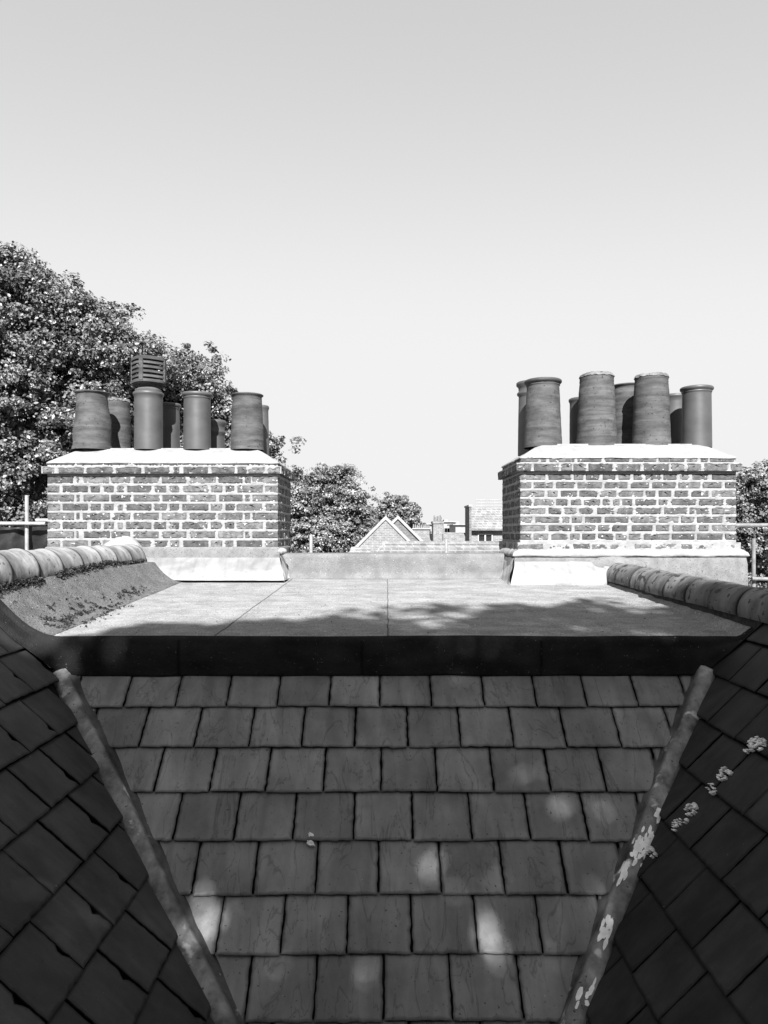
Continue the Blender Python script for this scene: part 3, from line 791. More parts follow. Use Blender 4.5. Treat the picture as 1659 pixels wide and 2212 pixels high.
# ------------------------------------------------------------------ pots
def pot(root, cx, d, ytop, zb, rt, rb, style, mat, seed, label=None, tilt=0.0, rim=True):
    """cx = photo x of the centre, ytop = photo y of the rim"""
    X = (cx - 829.5) / 1600 * d; zt_ = -(ytop - 1150) / 1600 * d
    H = zt_ - zb
    if style == 'thin':     # thin flared lip
        prof = [(rb * 1.0, 0), (rb * 1.0, .02), (rb * .985, .25 * H), (rb + (rt - rb) * .45, .5 * H), (rb + (rt - rb) * .8, .75 * H), (rt * .98, .93 * H), (rt * .98, H - .018), (rt * 1.07, H - .012), (rt * 1.10, H - .004), (rt * 1.06, H), (rt * .9, H), (rt * .85, H - .05), (rt * .8, H - .4)]
    elif style == 'roll':   # rolled bead with a fine ring below
        prof = [(rb, 0), (rb, .02), (rb + (rt - rb) * .5, .5 * H), (rt, H - .06), (rt * 1.01, H - .050), (rt * 1.05, H - .046), (rt * 1.04, H - .040), (rt * 1.02, H - .036), (rt * 1.1, H - .030), (rt * 1.16, H - .020), (rt * 1.16, H - .008), (rt * 1.1, H), (rt * .95, H), (rt * .85, H - .02), (rt * .8, H - .4)]
    elif style == 'bead':
        prof = [(rb, 0), (rb, .02), (rb + (rt - rb) * .5, .5 * H), (rt, H - .07), (rt * 1.0, H - .042), (rt * 1.06, H - .030), (rt * 1.10, H - .020), (rt * 1.08, H - .006), (rt * 1.0, H), (rt * .88, H), (rt * .84, H - .03), (rt * .8, H - .4)]
    elif style == 'double':
        prof = [(rb, 0), (rb, .02), (rb + (rt - rb) * .5, .5 * H), (rt, H - .13), (rt * 1.14, H - .115), (rt * 1.14, H - .100), (rt * 1.0, H - .085), (rt * 1.04, H - .05), (rt * 1.2, H - .03), (rt * 1.2, H - .008), (rt * 1.12, H), (rt * .9, H), (rt * .84, H - .03), (rt * .8, H - .4)]
    elif style == 'barrel':
        prof = [(rb * 1.06, 0), (rb * 1.03, .05 * H), (rb * .96, .1 * H), (rb * .97, .3 * H), (rb * .95, .5 * H), (rb * .88, .62 * H), (rt * 1.02, .74 * H), (rt * .99, .93 * H), (rt * 1.0, H - .014), (rt * 1.12, H - .011), (rt * 1.13, H - .004), (rt * 1.08, H), (rt * .9, H), (rt * .85, H - .05), (rt * .8, H - .4)]
    else:                   # plain, mortar topped
        prof = [(rb * 1.02, 0), (rb, .03), (rb + (rt - rb) * .5, .5 * H), (rb + (rt - rb) * .75, .75 * H), (rt * 1.0, H - .085), (rt * .985, H - .078), (rt * 1.0, H - .07), (rt * .985, H - .05), (rt, H - .045), (rt * 1.0, H - .024), (rt * .93, H - .022), (rt * .85, H - .04), (rt * .8, H - .4)]
    # refine the body
    pr = []
    for i in range(len(prof) - 1):
        (r0, z0), (r1, z1) = prof[i], prof[i + 1]
        k = max(1, int(abs(z1 - z0) / .02))
        for j in range(k): pr.append((r0 + (r1 - r0) * j / k, z0 + (z1 - z0) * j / k))
    pr.append(prof[-1])
    mb = MB(); n = 40
    rough = .0025 if mat == 'pot' else .0006
    def f(u, v):
        i = int(round(v * (len(pr) - 1))); r_, z = pr[i]
        a = 2 * math.pi * u; ca, sa = math.cos(a), math.sin(a)
        r2 = r_ * (1 + .012 * nz(ca, sa, z * 2 + seed)) + rough * nz(z * 70 + seed, ca * .6, sa * .6) + rough * .4 * nz(ca * 8, sa * 8, z * 30)
        if style == 'barrel' and z > 0: r2 += .010 * nz(z * 6, ca + seed, sa)
        return (X + r2 * ca + tilt * z, d + r2 * sa, zb + z)
    mb.grid(f, n, len(pr) - 1)
    o = mb.build('chimney_pot', M[mat], root, smooth=True)
    if label: o['label'] = label
    # bedding of mortar round the foot
    if style == 'plain':
        tp = MB()
        def g_(u, v):
            a = 2 * math.pi * u; ca, sa = math.cos(a), math.sin(a)
            rr = rt * (1.035 - .32 * v) + .004 * nz(ca * 5, sa * 5, seed + v * 4)
            z = zt_ - .030 + [0, .018, .026, .028, .010, -.03][int(round(v * 5))] + .009 * nz(ca * 4 + seed, sa * 4, v) + .006 * nz(ca * 11, sa * 11, v * 3)
            return (X + rr * ca + tilt * H, d + rr * sa, z)
        tp.grid(g_, 60, 5)
        q = tp.build('mortar_rim', M['ridge_dark'], o, smooth=False)
    return o, X, zt_

DF, DB = 6.33, 6.74
zl = .70
pot(left_stack, 200, DF, 848, zl, .128, .158, 'barrel', 'pot', 1, 'bulging ribbed clay pot at the left end')
pot(left_stack, 253, DB, 862, zl, .112, .118, 'plain', 'pot', 2, 'rough pot behind the ribbed one, half in its shadow')
p3, X3, Z3 = pot(left_stack, 321, DF, 848, zl, .117, .119, 'bead', 'smooth_pot', 3, 'smooth clay pot under the louvred cowl')
pot(left_stack, 363, DB, 873, zl, .100, .108, 'roll', 'smooth_pot', 4, 'smooth pot behind the cowled one, mostly shaded')
pot(left_stack, 426, DF, 850, zl, .112, .116, 'roll', 'smooth_pot', 5, 'smooth clay pot with rolled rim beside the cowled pot')
pot(left_stack, 462, DB, 909, zl, .095, .10, 'double', 'smooth_pot', 6, 'shortest pot, behind the rolled rim pot')
pot(left_stack, 534, DF, 853, zl, .126, .140, 'thin', 'pot', 7, 'rough tapered pot at the right end of the left stack')
pot(left_stack, 563, DB, 877, zl, .070, .078, 'bead', 'smooth_pot', 8, 'narrow pot just visible behind the right end pot')
zr_ = .72
pot(right_stack, 1173, DF, 822, zr_, .136, .160, 'roll', 'pot', 9, 'ribbed tapered pot at the left end of the right stack')
pot(right_stack, 1147, DB, 826, zr_ - .02, .110, .118, 'double', 'smooth_pot', 10, 'double ringed pot behind the left end pot')
pot(right_stack, 1289, DF, 808, zr_, .142, .170, 'plain', 'pot', 11, 'tallest rough pot with broken mortar rim')
pot(right_stack, 1257, DB, 861, zr_, .108, .110, 'bead', 'smooth_pot', 12, 'short smooth pot behind the tallest one')
pot(right_stack, 1407, DF, 810, zr_, .138, .160, 'plain', 'pot', 13, 'cracked rough pot with crusted mortar rim')
pot(right_stack, 1356, DB, 833, zr_, .140, .160, 'thin', 'pot', 14, 'wide pitted pot between the two mortar topped pots')
pot(right_stack, 1457, DB, 854, zr_, .118, .120, 'bead', 'smooth_pot', 15, 'smooth pot behind, with an arched shadow')
pot(right_stack, 1505, DF, 837, zr_, .117, .122, 'roll', 'smooth_pot', 16, 'smooth pot with rolled rim at the right end')
# louvred cowl
cw = MB(); CX, CY = X3, DF
def sup(a, r):             # rounded square
    n_ = 2.9
    return r / ((abs(math.cos(a)) ** n_ + abs(math.sin(a)) ** n_) ** (1 / n_))
def cring(mb, r0, r1, z0, z1, rot=R(38), n=64, tone=1.0):
    vs = []
    for rr, z in ((r0, z0), (r1, z0), (r1, z1), (r0, z1)):
        for i in range(n):
            a = 2 * math.pi * i / n; q = sup(a, rr)
            vs.append((CX + q * math.cos(a + rot), CY + q * math.sin(a + rot), z))
    fs = []
    for k in range(4):
        k2 = (k + 1) % 4
        fs += [(k * n + i, k * n + (i + 1) % n, k2 * n + (i + 1) % n, k2 * n + i) for i in range(n)]
    mb.add(vs, fs, tone)
RC = .128
zb0 = Z3 + .060
# neck: lathe
def neck(u, v):
    pr_ = [(.105, 0), (.112, .004), (.112, .018), (.100, .030), (.088, .040), (.083, .052), (.090, .062), (.10, .066)]
    i = int(round(v * 7)); a = 2 * math.pi * u
    return (CX + pr_[i][0] * math.cos(a), CY + pr_[i][0] * math.sin(a), Z3 - .004 + pr_[i][1])
cw.grid(neck, 40, 7)
cring(cw, .06, RC * .93, zb0, zb0 + .012); cring(cw, .06, RC * 1.03, zb0 + .010, zb0 + .034)
sh = .0215
for k in range(4):
    z = zb0 + .034 + .0165 + k * (sh + .0165) - 0.0
    cring(cw, RC * .84, RC * 1.02, z, z + sh - .002)
ztp = zb0 + .034 + .0165 + 4 * (sh + .0165) - .002
cring(cw, .001, RC * 1.04, ztp, ztp + .024); cring(cw, .001, RC * .96, ztp + .024, ztp + .030)
for k in range(4):
    for off in (R(45) - .0,):
        a = R(38) + off + k * math.pi / 2; q = sup(a - R(38), RC)
        px_, py_ = CX + q * math.cos(a) * .965, CY + q * math.sin(a) * .965
        c, s_ = math.cos(a), math.sin(a); hw, hd = .017, .014
        pts = [(px_ + c * i * hd - s_ * j * hw, py_ + s_ * i * hd + c * j * hw) for i, j in ((-1, -1), (1, -1), (1, 1), (-1, 1))]
        cw.prism([(x, y, zb0 + .02) for x, y in pts], (0, 0, ztp - zb0 - .01))
cw.build('louvred_cowl', M['pot'], p3)

# ------------------------------------------------------------------ scaffold bits
def tube_thing(name, label, cat, segs, mat=None, group=None, extra=None):
    a = segs[0][0]
    root = thing(name, label, cat, tuple(a), group)
    for nm, p, q, r in [(s[3], s[0], s[1], s[2]) for s in segs]:
        mb = MB(); mb.tube(p, q, r, n=14); mb.build(nm, mat or M['steel'], root, smooth=False)
    return root
d = 9.6
tube_thing('scaffold', 'white scaffold post with a crossing rail left of the left chimney stack', 'scaffold',
    [(P(58, 1070, d) + Vector((0, 0, -9)), P(58, 1070, d), .024, 'post'), (P(-260, 1130, d - .06), P(98, 1131, d - .06), .024, 'rail'), (P(78, 1124, d + .1), P(128, 1124, d + .1), .024, 'rail')])
tp = MB()
def tf(u, v):
    p0 = P(-200 + 330 * u, 1138, d + .1); z = p0.z - 1.3 * v
    return (p0.x, p0.y + .12 * nz(p0.x * 2.2 + v * 3, z * 2) + .05 * nz(p0.x * 7 + v * 6, z * 3), z + .03 * nz(p0.x * 3, 0) * (1 - v))
tp.grid(tf, 60, 30); o = tp.build('tarpaulin', M['tarp'], smooth=True)
tag(o, 'dark creased tarpaulin hanging below the scaffold rail on the left', 'tarpaulin')
d = 8.6
tube_thing('scaffold', 'grey scaffold post with two rails right of the right chimney stack', 'scaffold',
    [(P(1628, 1163, d) + Vector((0, 0, -8.8)), P(1628, 1163, d), .022, 'post'), (P(1588, 1135, d + .2), P(1900, 1133, d + .2), .026, 'rail'), (P(1624, 1250, d - .06), P(1900, 1256, d - .06), .022, 'rail')], mat=pmat('dull_tube', .09, .16, 14, rough=.5, bump=.1))
tube_thing('scaffold_pole', 'pale upright pole standing behind the felt upstand, in front of the wide tree', 'pole', [(P(672, 1155, 10) + Vector((0, 0, -9)), P(672, 1155, 10), .022, 'shaft')])
tube_thing('scaffold_pole', 'short pale pole rising in front of the tiled roof', 'pole', [(P(964, 1165, 14) + Vector((0, 0, -9)), P(964, 1165, 14), .026, 'shaft')])

# ------------------------------------------------------------------ houses beyond
def at(px, py, d): return P(px, py, d)
# gabled brick house
def gable_house():
    d = 32
    A = at(833, 1120, d); hw = 3.4; run = hw
    root = thing('gabled_house', 'pale brick house end with pointed gable and stone copings beyond the flat roof', 'house', (A.x, d, GZ))
    w_ = MB(); w_.add([(A.x - hw, d, GZ), (A.x + hw, d, GZ), (A.x + hw, d, A.z - hw), (A.x, d, A.z), (A.x - hw, d, A.z - hw)] , [(0, 1, 2, 3, 4)])
    w_.add([(A.x - hw, d, GZ), (A.x - hw, d + 7, GZ), (A.x - hw, d + 7, A.z - hw), (A.x - hw, d, A.z - hw)], [(0, 1, 2, 3)])
    w_.add([(A.x + hw, d, GZ), (A.x + hw, d + 7, GZ), (A.x + hw, d + 7, A.z - hw), (A.x + hw, d, A.z - hw)], [(0, 1, 2, 3)])
    w_.add([(A.x + .6 - hw, d + 3.7, GZ), (A.x + .6 + hw, d + 3.7, GZ), (A.x + .6 + hw, d + 3.7, A.z + .1 - hw), (A.x + .6, d + 3.7, A.z + .1), (A.x + .6 - hw, d + 3.7, A.z + .1 - hw)], [(0, 1, 2, 3, 4)], .6)
    w_.build('gable_wall', M['far_brick'], root)
    for dd, hh, nm in ((d - .06, .0, 'coping'), (d + 3.6, .10, 'coping')):
        A2 = A + Vector((0.0, 0, .0)); x = A.x + (0.0 if dd < d else .6); z = A.z + .05 + hh
        c = MB()
        for s in (-1, 1):
            c.prism([(x, dd, z + .07), (x + s * (hw + .15), dd, z + .07 - hw - .15), (x + s * (hw + .15), dd, z - .10 - hw - .15), (x, dd, z - .10)], (0, .32, 0))
        c.build(nm, M['coping'], root)
    rf = MB()
    for s in (-1, 1):
        rf.prism([(A.x, d + .25, A.z - .04), (A.x + s * (hw + .1), d + .25, A.z - .14 - hw), (A.x + s * (hw + .1), d + 7, A.z - .14 - hw), (A.x, d + 7, A.z - .04)], (0, 0, -.1))
    rf.build('roof', M['far_tile'], root)
gable_house()
# low tiled roof with a hip, in front of it
def tiled_roof():
    d = 26
    zr, ze = at(0, 1174, d).z, -2.6
    x0, x1 = at(832, 0, d).x, at(1200, 0, d).x
    root = thing('tiled_roof_house', 'long low tiled roof with a hipped left end below the gable', 'house', ((x0 + x1) / 2, d, GZ))
    rf = MB(); n = 22
    run = zr - ze
    for i in range(n):     # courses of tiles as small steps
        t0, t1 = i / n, (i + 1) / n
        z0, z1 = zr - run * t0, zr - run * t1; y0, y1 = d - run * 1.0 * t0, d - run * 1.0 * t1
        rf.prism([(x0 - run * t0, y0, z0), (x1, y0, z0), (x1, y1 - .03, z1 + .03), (x0 - run * t1, y1 - .03, z1 + .03)], (0, 0, -.05), random.uniform(.8, 1.15))
        # vertical joints
    for i in range(n):
        t0, t1 = i / n, (i + 1) / n
        y0, y1 = d - run * t0, d - run * t1
    rf.prism([(x0, d, zr), (x0 - run, d - run, ze), (x0 - run, d + run, ze)], (0, 0, -.05))
    rf.prism([(x0, d, zr), (x1, d, zr), (x1, d + run, ze), (x0 - run, d + run, ze)], (0, 0, -.05))
    rf.build('roof', M['far_tile'], root)
    rg = MB(); rg.tube((x0 - .1, d, zr), (x1, d, zr), .09, n=10); rg.tube((x0, d, zr), (x0 - run, d - run, ze), .07, n=10); rg.build('ridge', M['far_tile'], root)
    wl = MB(); wl.box(x0 - run + .3, x1, d - run + .3, d + run - .3, GZ, ze - .06); wl.build('wall', M['far_brick'], root)
tiled_roof()
def roof_left():
    d = 29; a = at(765, 1181, d)
    root = thing('lean_to', 'small tiled lean-to roof left of the pointed gable', 'shed', (a.x, d, GZ))
    m = MB(); x0, x1 = at(756, 0, d).x, at(800, 0, d).x
    m.prism([(x0 + .05, d, a.z), (x1, d, a.z), (x1, d - 1.2, a.z - 1.1), (x0 - .3, d - 1.2, a.z - 1.1)], (0, 0, -.08)); m.build('roof', M['far_tile'], root)
    m = MB(); m.box(x0, x1, d - 1.1, d + .0, GZ, a.z - 1.2); m.build('wall', M['far_brick'], root)
roof_left()
# house with the white framed window
def window_house():
    d = 38; s = 1600 / d
    X = lambda px: (px - 829.5) / s
    Z = lambda py: -(py - 1150) / s
    root = thing('tall_brick_house', 'brick house with a small white framed window under a tiled mansard', 'house', (X(1060), d + 2, GZ))
    m = MB()
    w0, w1, v0, v1 = X(1032), X(1064), Z(1171), Z(1153)
    m.box(X(1016), w0, d, d + .3, GZ, Z(1142)); m.box(w1, X(1200), d, d + .3, GZ, Z(1142)); m.box(w0, w1, d, d + .3, GZ, v0); m.box(w0, w1, d, d + .3, v1, Z(1142))
    m.box(X(1016), X(1200), d + .3, d + 2.2, GZ, Z(1142) - .1)
    m.build('wall', M['far_brick'], root)
    m = MB(); m.box(X(1012), X(1016.5), d - .4, d + 1.6, GZ, Z(1095)); m.build('party_wall', M['far_dark'], root)
    m = MB(); m.box(X(1010.5), X(1018), d - .45, d + 1.7, Z(1095), Z(1091)); m.build('coping', M['coping'], root)
    m = MB(); m.prism([(X(1016), d - .25, Z(1143)), (X(1200), d - .25, Z(1143)), (X(1200), d + .45, Z(1096)), (X(1016), d + .45, Z(1096))], (0, .15, 0)); m.box(X(1016), X(1200), d + .5, d + 2.2, Z(1142) - .1, Z(1097)); m.build('roof', M['far_tile'], root)
    m = MB(); m.box(X(1016), X(1200), d - .34, d - .26, Z(1146), Z(1142.5)); m.build('gutter', M['far_dark'], root)
    f = MB(); t = .05
    f.box(w0, w1, d - .04, d + .05, v1 - t, v1); f.box(w0, w1, d - .06, d + .05, v0, v0 + t); f.box(w0, w0 + t, d - .039, d + .049, v0 + t, v1 - t); f.box(w1 - t, w1, d - .039, d + .049, v0 + t, v1 - t)
    f.box((w0 + w1) / 2 - .035, (w0 + w1) / 2 + .035, d - .038, d + .048, v0 + t, v1 - t)
    fo = f.build('window', M['white'], root)
    g_ = MB(); g_.box(w0 + t, w1 - t, d + .052, d + .06, v0 + t, v1 - t); g_.build('pane', M['glass'], fo)
    # roof guardrail
    rl_ = MB()
    for px_ in (1040, 1050, 1061, 1071, 1080): rl_.tube((X(px_), d + 2, Z(1097)), (X(px_), d + 2, Z(1075)), .022, n=8)
    for py_ in (1076, 1083, 1090): rl_.tube((X(1038), d + 2, Z(py_)), (X(1110), d + 2, Z(py_)), .02, n=8)
    rl_.build('guardrail', M['pale'], root)
window_house()
# chimney with six pots, and the roofs round it
def far_chimney():
    d = 48; s = 1600 / d
    X = lambda px: (px - 829.5) / s
    Z = lambda py: -(py - 1150) / s
    root = thing('far_terrace', 'distant terrace with a tall pale chimney of small pots and tiled roofs', 'house', (X(940), d + 3, GZ))
    m = MB(); m.box(X(936), X(957), d, d + 1.6, Z(1180), Z(1131)); 
    ch = m.build('chimney', M['far_brick'], root)
    m = MB(); m.box(X(934.5), X(958.5), d - .06, d + 1.66, Z(1131), Z(1126)); m.build('coping', M['far_tile'], ch)
    for i in range(6):
        m = MB(); x = X(939 + i * 3.2); m.tube((x, d + .4 + (i % 2) * .5, Z(1126)), (x, d + .4 + (i % 2) * .5, Z(1113 + (i * 7 % 4))), .052, .042, n=10, tone=.8); m.build('chimney_pot', M['far_tile'], ch)
    m = MB(); m.prism([(X(893), d + .5, Z(1175)), (X(893), d + 3, Z(1150)), (X(1012), d + 3, Z(1150)), (X(1012), d + .5, Z(1175))], (0, 0, -.1)); m.prism([(X(893), d + 3, Z(1150)), (X(893), d + 6, Z(1178)), (X(1012), d + 6, Z(1178)), (X(1012), d + 3, Z(1150))], (0, 0, -.1))
    m.build('roof', M['far_tile'], root)
    m = MB(); m.box(X(893), X(1012), d + .7, d + 5.8, GZ, Z(1177)); m.build('wall', M['far_brick'], root)
    m = MB(); m.box(X(894), X(935), d + 2.4, d + 3.4, Z(1158), Z(1143)); m.build('chimney', M['far_brick'], root)
    c2 = MB(); c2.box(X(893), X(936), d + 2.3, d + 3.5, Z(1143), Z(1140)); c2.build('coping', M['coping'], root)
    for i in range(9):
        m = MB(); x = X(897 + i * 4.4); m.tube((x, d + 2.8, Z(1140)), (x, d + 2.8, Z(1131 + (i % 3))), .055, .045, n=10); m.build('chimney_pot', M['far_tile'], root)
far_chimney()
rn = random.Random(3)
for i, (x0, x1, yt, d, lb) in enumerate(((898, 938, 1127, 95, 'far pale flats seen left of the tall distant chimney'), (958, 985, 1122, 110, 'far pale block right of the distant chimney, topped with plant boxes'), (984, 1006, 1128, 85, 'far pale block beside the window house'))):
    s = 1600 / d
    X = lambda px: (px - 829.5) / s
    Z = lambda py: -(py - 1150) / s
    root = thing('apartment_block', lb, 'building', ((X(x0) + X(x1)) / 2, d + 4, GZ), 'far pale blocks on the skyline')
    m = MB(); m.box(X(x0), X(x1), d, d + 8, GZ, Z(yt + 6)); m.build('wall', M['pale'], root)
    m = MB(); m.box(X(x0) - .3, X(x1) + .3, d - .3, d + 8.2, Z(yt + 6), Z(yt + 4)); m.box(X(x0 + 4), X(x0 + 12), d + 2, d + 5, Z(yt + 4), Z(yt)); m.build('roof', M['coping'], root)
    for fl_ in range(3):
        for k in range(5):
            xx = X(x0) + (X(x1) - X(x0)) * (k + .5) / 5; zz = Z(yt + 6) - .9 - fl_ * 2.2
            m = MB(); m.box(xx - .35, xx + .35, d - .04, d + .03, zz - 1.0, zz); m.build('window', M['far_dark'], root)
d = 60
root = thing('curved_gable_house', 'low house roof with a swept gable between the far chimney and window house', 'house', (P(985, 0, 44).x, 45, GZ))
s = 1600 / 44
m = MB(); X = lambda px: (px - 829.5) / s
Z = lambda py: -(py - 1150) / s
pl = [(957, 1172), (957, 1153), (978, 1153)] + [(978 + 6 * k, 1153 + 15 * (k / 4) ** 1.6) for k in range(1, 5)] + [(1004, 1172)]
m.prism([(X(a), 44, Z(b)) for a, b in pl], (0, .4, 0)); m.build('gable_wall', M['far_brick'], root)
m = MB(); m.box(X(957), X(1004), 44.05, 46, GZ, Z(1172)); m.build('wall', M['far_brick'], root)

# ------------------------------------------------------------------ trees
def leaves_np(rng, P_, Nrm, size, jitter=.55, flat=.5):
    """one bent kite per leaf; returns vertices, faces"""
    n = len(P_)
    nr = Nrm + rng.normal(0, jitter, (n, 3)); nr /= np.linalg.norm(nr, axis=1)[:, None] + 1e-9
    t = rng.normal(0, 1, (n, 3)); t -= (t * nr).sum(1)[:, None] * nr; t /= np.linalg.norm(t, axis=1)[:, None] + 1e-9
    b = np.cross(nr, t); s = size * rng.uniform(.55, 1.25, (n, 1))
    v = np.empty((n, 6, 3))
    v[:, 0] = P_ - t * s * .9
    v[:, 1] = P_ - t * s * .25 + b * s * .62 + nr * s * .18
    v[:, 2] = P_ + t * s * .35 + b * s * .48 + nr * s * .10
    v[:, 3] = P_ + t * s
    v[:, 4] = P_ + t * s * .35 - b * s * .48 + nr * s * .10
    v[:, 5] = P_ - t * s * .25 - b * s * .62 + nr * s * .18
    return v
def leaf_object(name, v, mat, parent, tones):
    n = len(v); vs = v.reshape(-1, 3)
    o3 = np.array(parent.location) if parent is not None else np.zeros(3)
    vs = vs - o3
    me = bpy.data.meshes.new(name)
    me.vertices.add(n * 6); me.vertices.foreach_set('co', vs.astype(np.float32).ravel())
    base = np.arange(n)[:, None] * 6
    f = np.concatenate([base + np.array([0, 1, 2, 3]), base + np.array([0, 3, 4, 5])], 1).reshape(-1, 4)
    me.loops.add(n * 8); me.loops.foreach_set('vertex_index', f.ravel().astype(np.int32))
    me.polygons.add(n * 2); me.polygons.foreach_set('loop_start', np.arange(n * 2, dtype=np.int32) * 4)
    me.update(calc_edges=True); me.validate()
    at_ = me.attributes.new('tone', 'FLOAT', 'POINT'); at_.data.foreach_set('value', np.repeat(tones, 6).astype(np.float32))
    me.materials.append(mat)
    o = bpy.data.objects.new(name, me); C.objects.link(o); o.parent = parent
    return o
def crown_points(rng, lobes, n_leaf, clump_r, per):
    """lobes: (cx,cy,cz,rx,ry,rz). leaves sit in clumps spread over and through the lobes"""
    lo = np.array(lobes, float)
    area = (lo[:, 3] * lo[:, 5] + lo[:, 4] * lo[:, 5] + lo[:, 3] * lo[:, 4]); pr = area / area.sum()
    nc = n_leaf // per
    k = rng.choice(len(lo), nc, p=pr)
    nb = max(1, nc // 9); kb = rng.choice(len(lo), nb, p=pr)
    db = rng.normal(0, 1, (nb, 3)); db /= np.linalg.norm(db, axis=1)[:, None]
    rad = rng.uniform(.3, 1.0, nb) ** .4 * np.clip(rng.normal(1, .06, nb), .8, 1.15)
    cb = lo[kb, :3] + db * lo[kb, 3:] * rad[:, None]
    bi = rng.integers(0, nb, nc)
    e0 = rng.normal(0, 1, (nc, 3)); e0 /= np.linalg.norm(e0, axis=1)[:, None]
    br = clump_r * 1.55 * rng.uniform(.5, 1.35, nb)
    cc = cb[bi] + e0 * br[bi][:, None] * (rng.uniform(.1, 1, nc) ** .5)[:, None] * np.array([1.25, 1.25, .62])
    d = db[bi]; clump_r = clump_r * .62
    cr = clump_r * rng.uniform(.5, 1.3, nc)
    kk = np.repeat(np.arange(nc), per)
    e = rng.normal(0, 1, (len(kk), 3)); e /= np.linalg.norm(e, axis=1)[:, None]
    rr = rng.uniform(.35, 1.0, len(kk)) ** .6
    squash = np.array([1.15, 1.15, .7])
    pts = cc[kk] + e * cr[kk][:, None] * rr[:, None] * squash
    nrm = e * .55 + e0[kk] * .4 + d[kk] * .3 + np.array([0, -.15, .55])
    tone = rng.uniform(.75, 1.25, nc)[kk] * rng.uniform(.6, 1.4, len(kk))
    return pts, nrm, tone
def tree(label, lobes, n_leaf, leaf, clump_r, per, base, seed, mat='leaf', group=None, trunk_r=.35, keep=None, name='tree', jitter=.55):
    rng = np.random.default_rng(seed)
    root = thing(name, label, 'tree', base, group)
    pts, nrm, tone = crown_points(rng, lobes, n_leaf, clump_r, per)
    if keep is not None:
        kp = keep(pts, rng); pts, nrm, tone = pts[kp], nrm[kp], tone[kp]
    leaf_object('crown', leaves_np(rng, pts, nrm, leaf, jitter), M[mat], root, tone)
    tb = MB(); b = Vector(base); ls_ = sorted(lobes, key=lambda l: -(l[3] * l[4] * l[5]))
    top = Vector(ls_[0][:3])
    fork = b + Vector(((top.x - b.x) * .3, (top.y - b.y) * .3, (top.z - b.z) * .55))
    mid = b.lerp(fork, .5) + Vector((trunk_r * .3, 0, 0))
    tb.tube(b, mid, trunk_r, trunk_r * .8); tb.tube(mid, fork, trunk_r * .8, trunk_r * .62)
    for l in ls_[:9]:
        c = Vector(l[:3]); h = fork.lerp(c, .5) + Vector((0, 0, .25 * (c - fork).length * .4))
        tb.tube(fork, h, trunk_r * .42, trunk_r * .26, n=8); tb.tube(h, c, trunk_r * .26, trunk_r * .1, n=8)
        rq = random.Random(seed + int(c.x * 10))
        for _ in range(4):
            e = c + Vector((rq.uniform(-1, 1) * l[3], rq.uniform(-1, 1) * l[4], rq.uniform(-.2, 1) * l[5])) * .75
            if name == 'tree': tb.tube(h.lerp(c, rq.uniform(.2, .9)), e, trunk_r * .1, trunk_r * .03, n=6)
    tb.build('trunk', M['bark'], root, smooth=True)
    return root
def L_(px, py, d, r, ry=None, rz=None, dy=0):
    p = P(px, py, d); q = r * d / 1600
    return (p.x, p.y + dy, p.z, q, (ry or r) * d / 1600, (rz or r) * d / 1600)
# big tree on the left: lobes along its outline
d = 24
big = [L_(20, 680, d, 120), L_(-60, 620, d, 90), L_(-10, 600, d, 62), L_(60, 640, d + 1, 70), L_(20, 800, d, 170), L_(130, 720, d, 100), L_(215, 670, d, 62), L_(205, 745, d, 90), L_(255, 790, d + 1, 80),
       L_(-120, 780, d, 140), L_(100, 880, d, 160), L_(-60, 980, d, 170), L_(90, 1050, d, 130), L_(200, 880, d + 1, 110), L_(0, 1120, d, 120), L_(310, 800, d + .5, 62), L_(60, 1180, d, 130), L_(20, 575, d, 38), L_(120, 645, d, 48)]
tree('large leafy tree filling the left edge behind the left chimney stack', big, 210000, .062, .46, 40, (P(-20, 0, d).x, d, GZ), 1, trunk_r=.5, group='trees standing beyond the roofs')
d = 27
mid = [L_(340, 850, d, 100), L_(395, 800, d, 60), L_(420, 870, d, 70), L_(330, 800, d, 60), L_(455, 900, d, 42), L_(380, 960, d, 110), L_(470, 960, d, 45), L_(440, 1050, d, 110), L_(300, 1000, d, 110), L_(540, 1010, d, 68), L_(350, 1120, d, 120), L_(485, 890, d, 24), L_(590, 972, d, 20), L_(510, 1120, d, 90), L_(420, 765, d, 26)]
tree('lower tree rising behind the clay pots of the left stack', mid, 120000, .062, .42, 40, (P(380, 0, d).x, d, GZ), 2, trunk_r=.4, group='trees standing beyond the roofs')
d = 42
t3 = [L_(640, 1080, d, 60), L_(690, 1065, d, 58), L_(740, 1075, d, 52), L_(762, 1090, d, 26), L_(660, 1140, d, 80), L_(730, 1140, d, 62), L_(700, 1190, d, 90), L_(770, 1125, d, 22), L_(630, 1030, d, 22), L_(690, 1024, d, 20), L_(725, 1030, d, 24)]
tree('wide rounded tree between the stacks, left of the pointed gable', t3, 90000, .075, .42, 30, (P(690, 0, d).x, d, GZ), 3, mat='leaf_far', group='trees standing beyond the roofs')
d = 56
t4 = [L_(855, 1100, d, 32), L_(850, 1085, d, 24), L_(832, 1108, d, 24), L_(878, 1112, d, 24), L_(858, 1130, d, 44), L_(858, 1170, d, 50), L_(890, 1135, d, 14)]
tree('small dense rounded tree right behind the pointed gable', t4, 42000, .085, .36, 24, (P(857, 0, d).x, d, GZ), 4, mat='leaf_far', group='trees standing beyond the roofs')
d = 30
t5 = [L_(1625, 1060, d, 44), L_(1640, 1035, d, 26), L_(1670, 1070, d, 60), L_(1610, 1090, d, 24), L_(1650, 1150, d, 80), L_(1640, 1230, d, 100), L_(1700, 1120, d, 80), L_(1612, 1180, d, 60), L_(1560, 1200, d, 60), L_(1650, 1320, d, 90)]
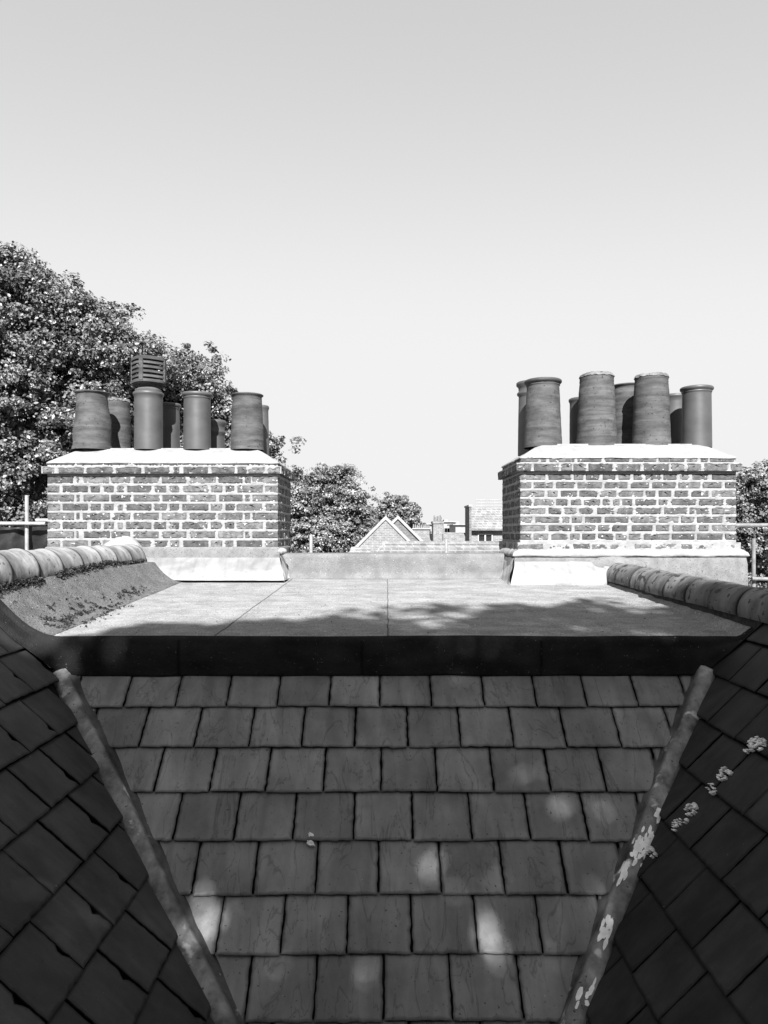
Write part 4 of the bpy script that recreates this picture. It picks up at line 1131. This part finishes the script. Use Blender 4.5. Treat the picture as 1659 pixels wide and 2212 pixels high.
tree('dense tree at the right edge beyond the right chimney stack', t5, 80000, .06, .34, 26, (P(1650, 0, d).x, d, GZ), 5, mat='leaf_far', group='trees standing beyond the roofs')

# tree behind the photographer: its crown throws the shade on the slates and the front of the flat roof
bx = np.array([-2.4, -1.75, -1.56, -1.23, -.83, -.61, -.42, .0, .21, .5, .74, 1.02, 1.3, 1.49, 1.75, 1.9, 2.3])
by = np.array([3.35, 3.45, 3.66, 3.93, 4.03, 4.27, 4.75, 4.62, 4.86, 4.80, 4.70, 4.62, 4.95, 5.05, 4.75, 4.1, 3.9])
spots = []
for px, py, r in ((450, 1975, 26), (440, 2010, 18), (240, 1665, 24), (1140, 1662, 34), (1110, 1670, 20), (945, 1880, 26), (930, 1860, 18), (965, 1920, 20), (1062, 1880, 22), (1190, 1745, 22), (1215, 1735, 16), (1290, 1745, 16),
                  (1222, 1850, 20), (1240, 1880, 14), (1200, 1835, 14), (1284, 1895, 16), (1052, 2015, 24), (1060, 2040, 18), (1276, 1945, 20), (1290, 1970, 16), (1136, 1990, 14), (590, 2115, 20), (785, 2090, 22), (795, 2130, 20), (770, 2150, 18),
                  (1085, 2092, 24), (907, 2150, 20), (1180, 2078, 16), (1340, 1725, 14), (1050, 1900, 14), (890, 1960, 14)):
    d = 4.33 / (1 + (py - 1150) / 1600)
    spots.append(((px - 829.5) / 1600 * d, d, d - 4.33, (r + 4) * d / 1600))
for px, py, r in ((120, 1400, 50), (100, 1420, 40), (250, 1412, 34), (150, 1440, 26), (60, 1385, 40)):
    q = P(px, py, 3.6); spots.append((q.x, q.y, q.z, r * 3.6 / 1600))
SDn = np.array(SD)
def carve(p, rng):
    # where each leaf's shadow falls on the flat roof
    den = SDn[2] - .0455 * SDn[1]
    t = (p[:, 2] - (-.675 + .0455 * p[:, 1])) / den
    q = p - t[:, None] * SDn
    lim = np.interp(q[:, 0], bx, by) + .05 * np.sin(q[:, 0] * 9) + .04 * np.sin(q[:, 0] * 23 + 1) + rng.normal(0, .05, len(p))
    keep = q[:, 1] < lim
    for sx, sy, sz, r in spots:
        rel = p - np.array([sx, sy, sz]); k = rel @ SDn; dist = np.linalg.norm(rel - k[:, None] * SDn, axis=1)
        keep &= ~((dist < r * .5 + .047) & (rng.random(len(p)) < .80))
    return keep
bk = []
rq = random.Random(5)
for i in range(26):
    x = -4.2 + 8.8 * (i % 9) / 8 + rq.uniform(-.4, .4); y = rq.uniform(-6.8, -4.6)
    z = [5.9, 4.6, 3.2][i // 9] + rq.uniform(-.3, .3) - (y + 5) * .78 * .6
    bk.append((x, y, z, rq.uniform(1.0, 1.4), rq.uniform(.9, 1.2), rq.uniform(.9, 1.2)))
tree('broad tree just behind the viewpoint whose branches shade the slates', bk, 120000, .075, .4, 26, (1.5, -8.2, GZ), 9, mat='leaf_shade', keep=carve, trunk_r=.4)
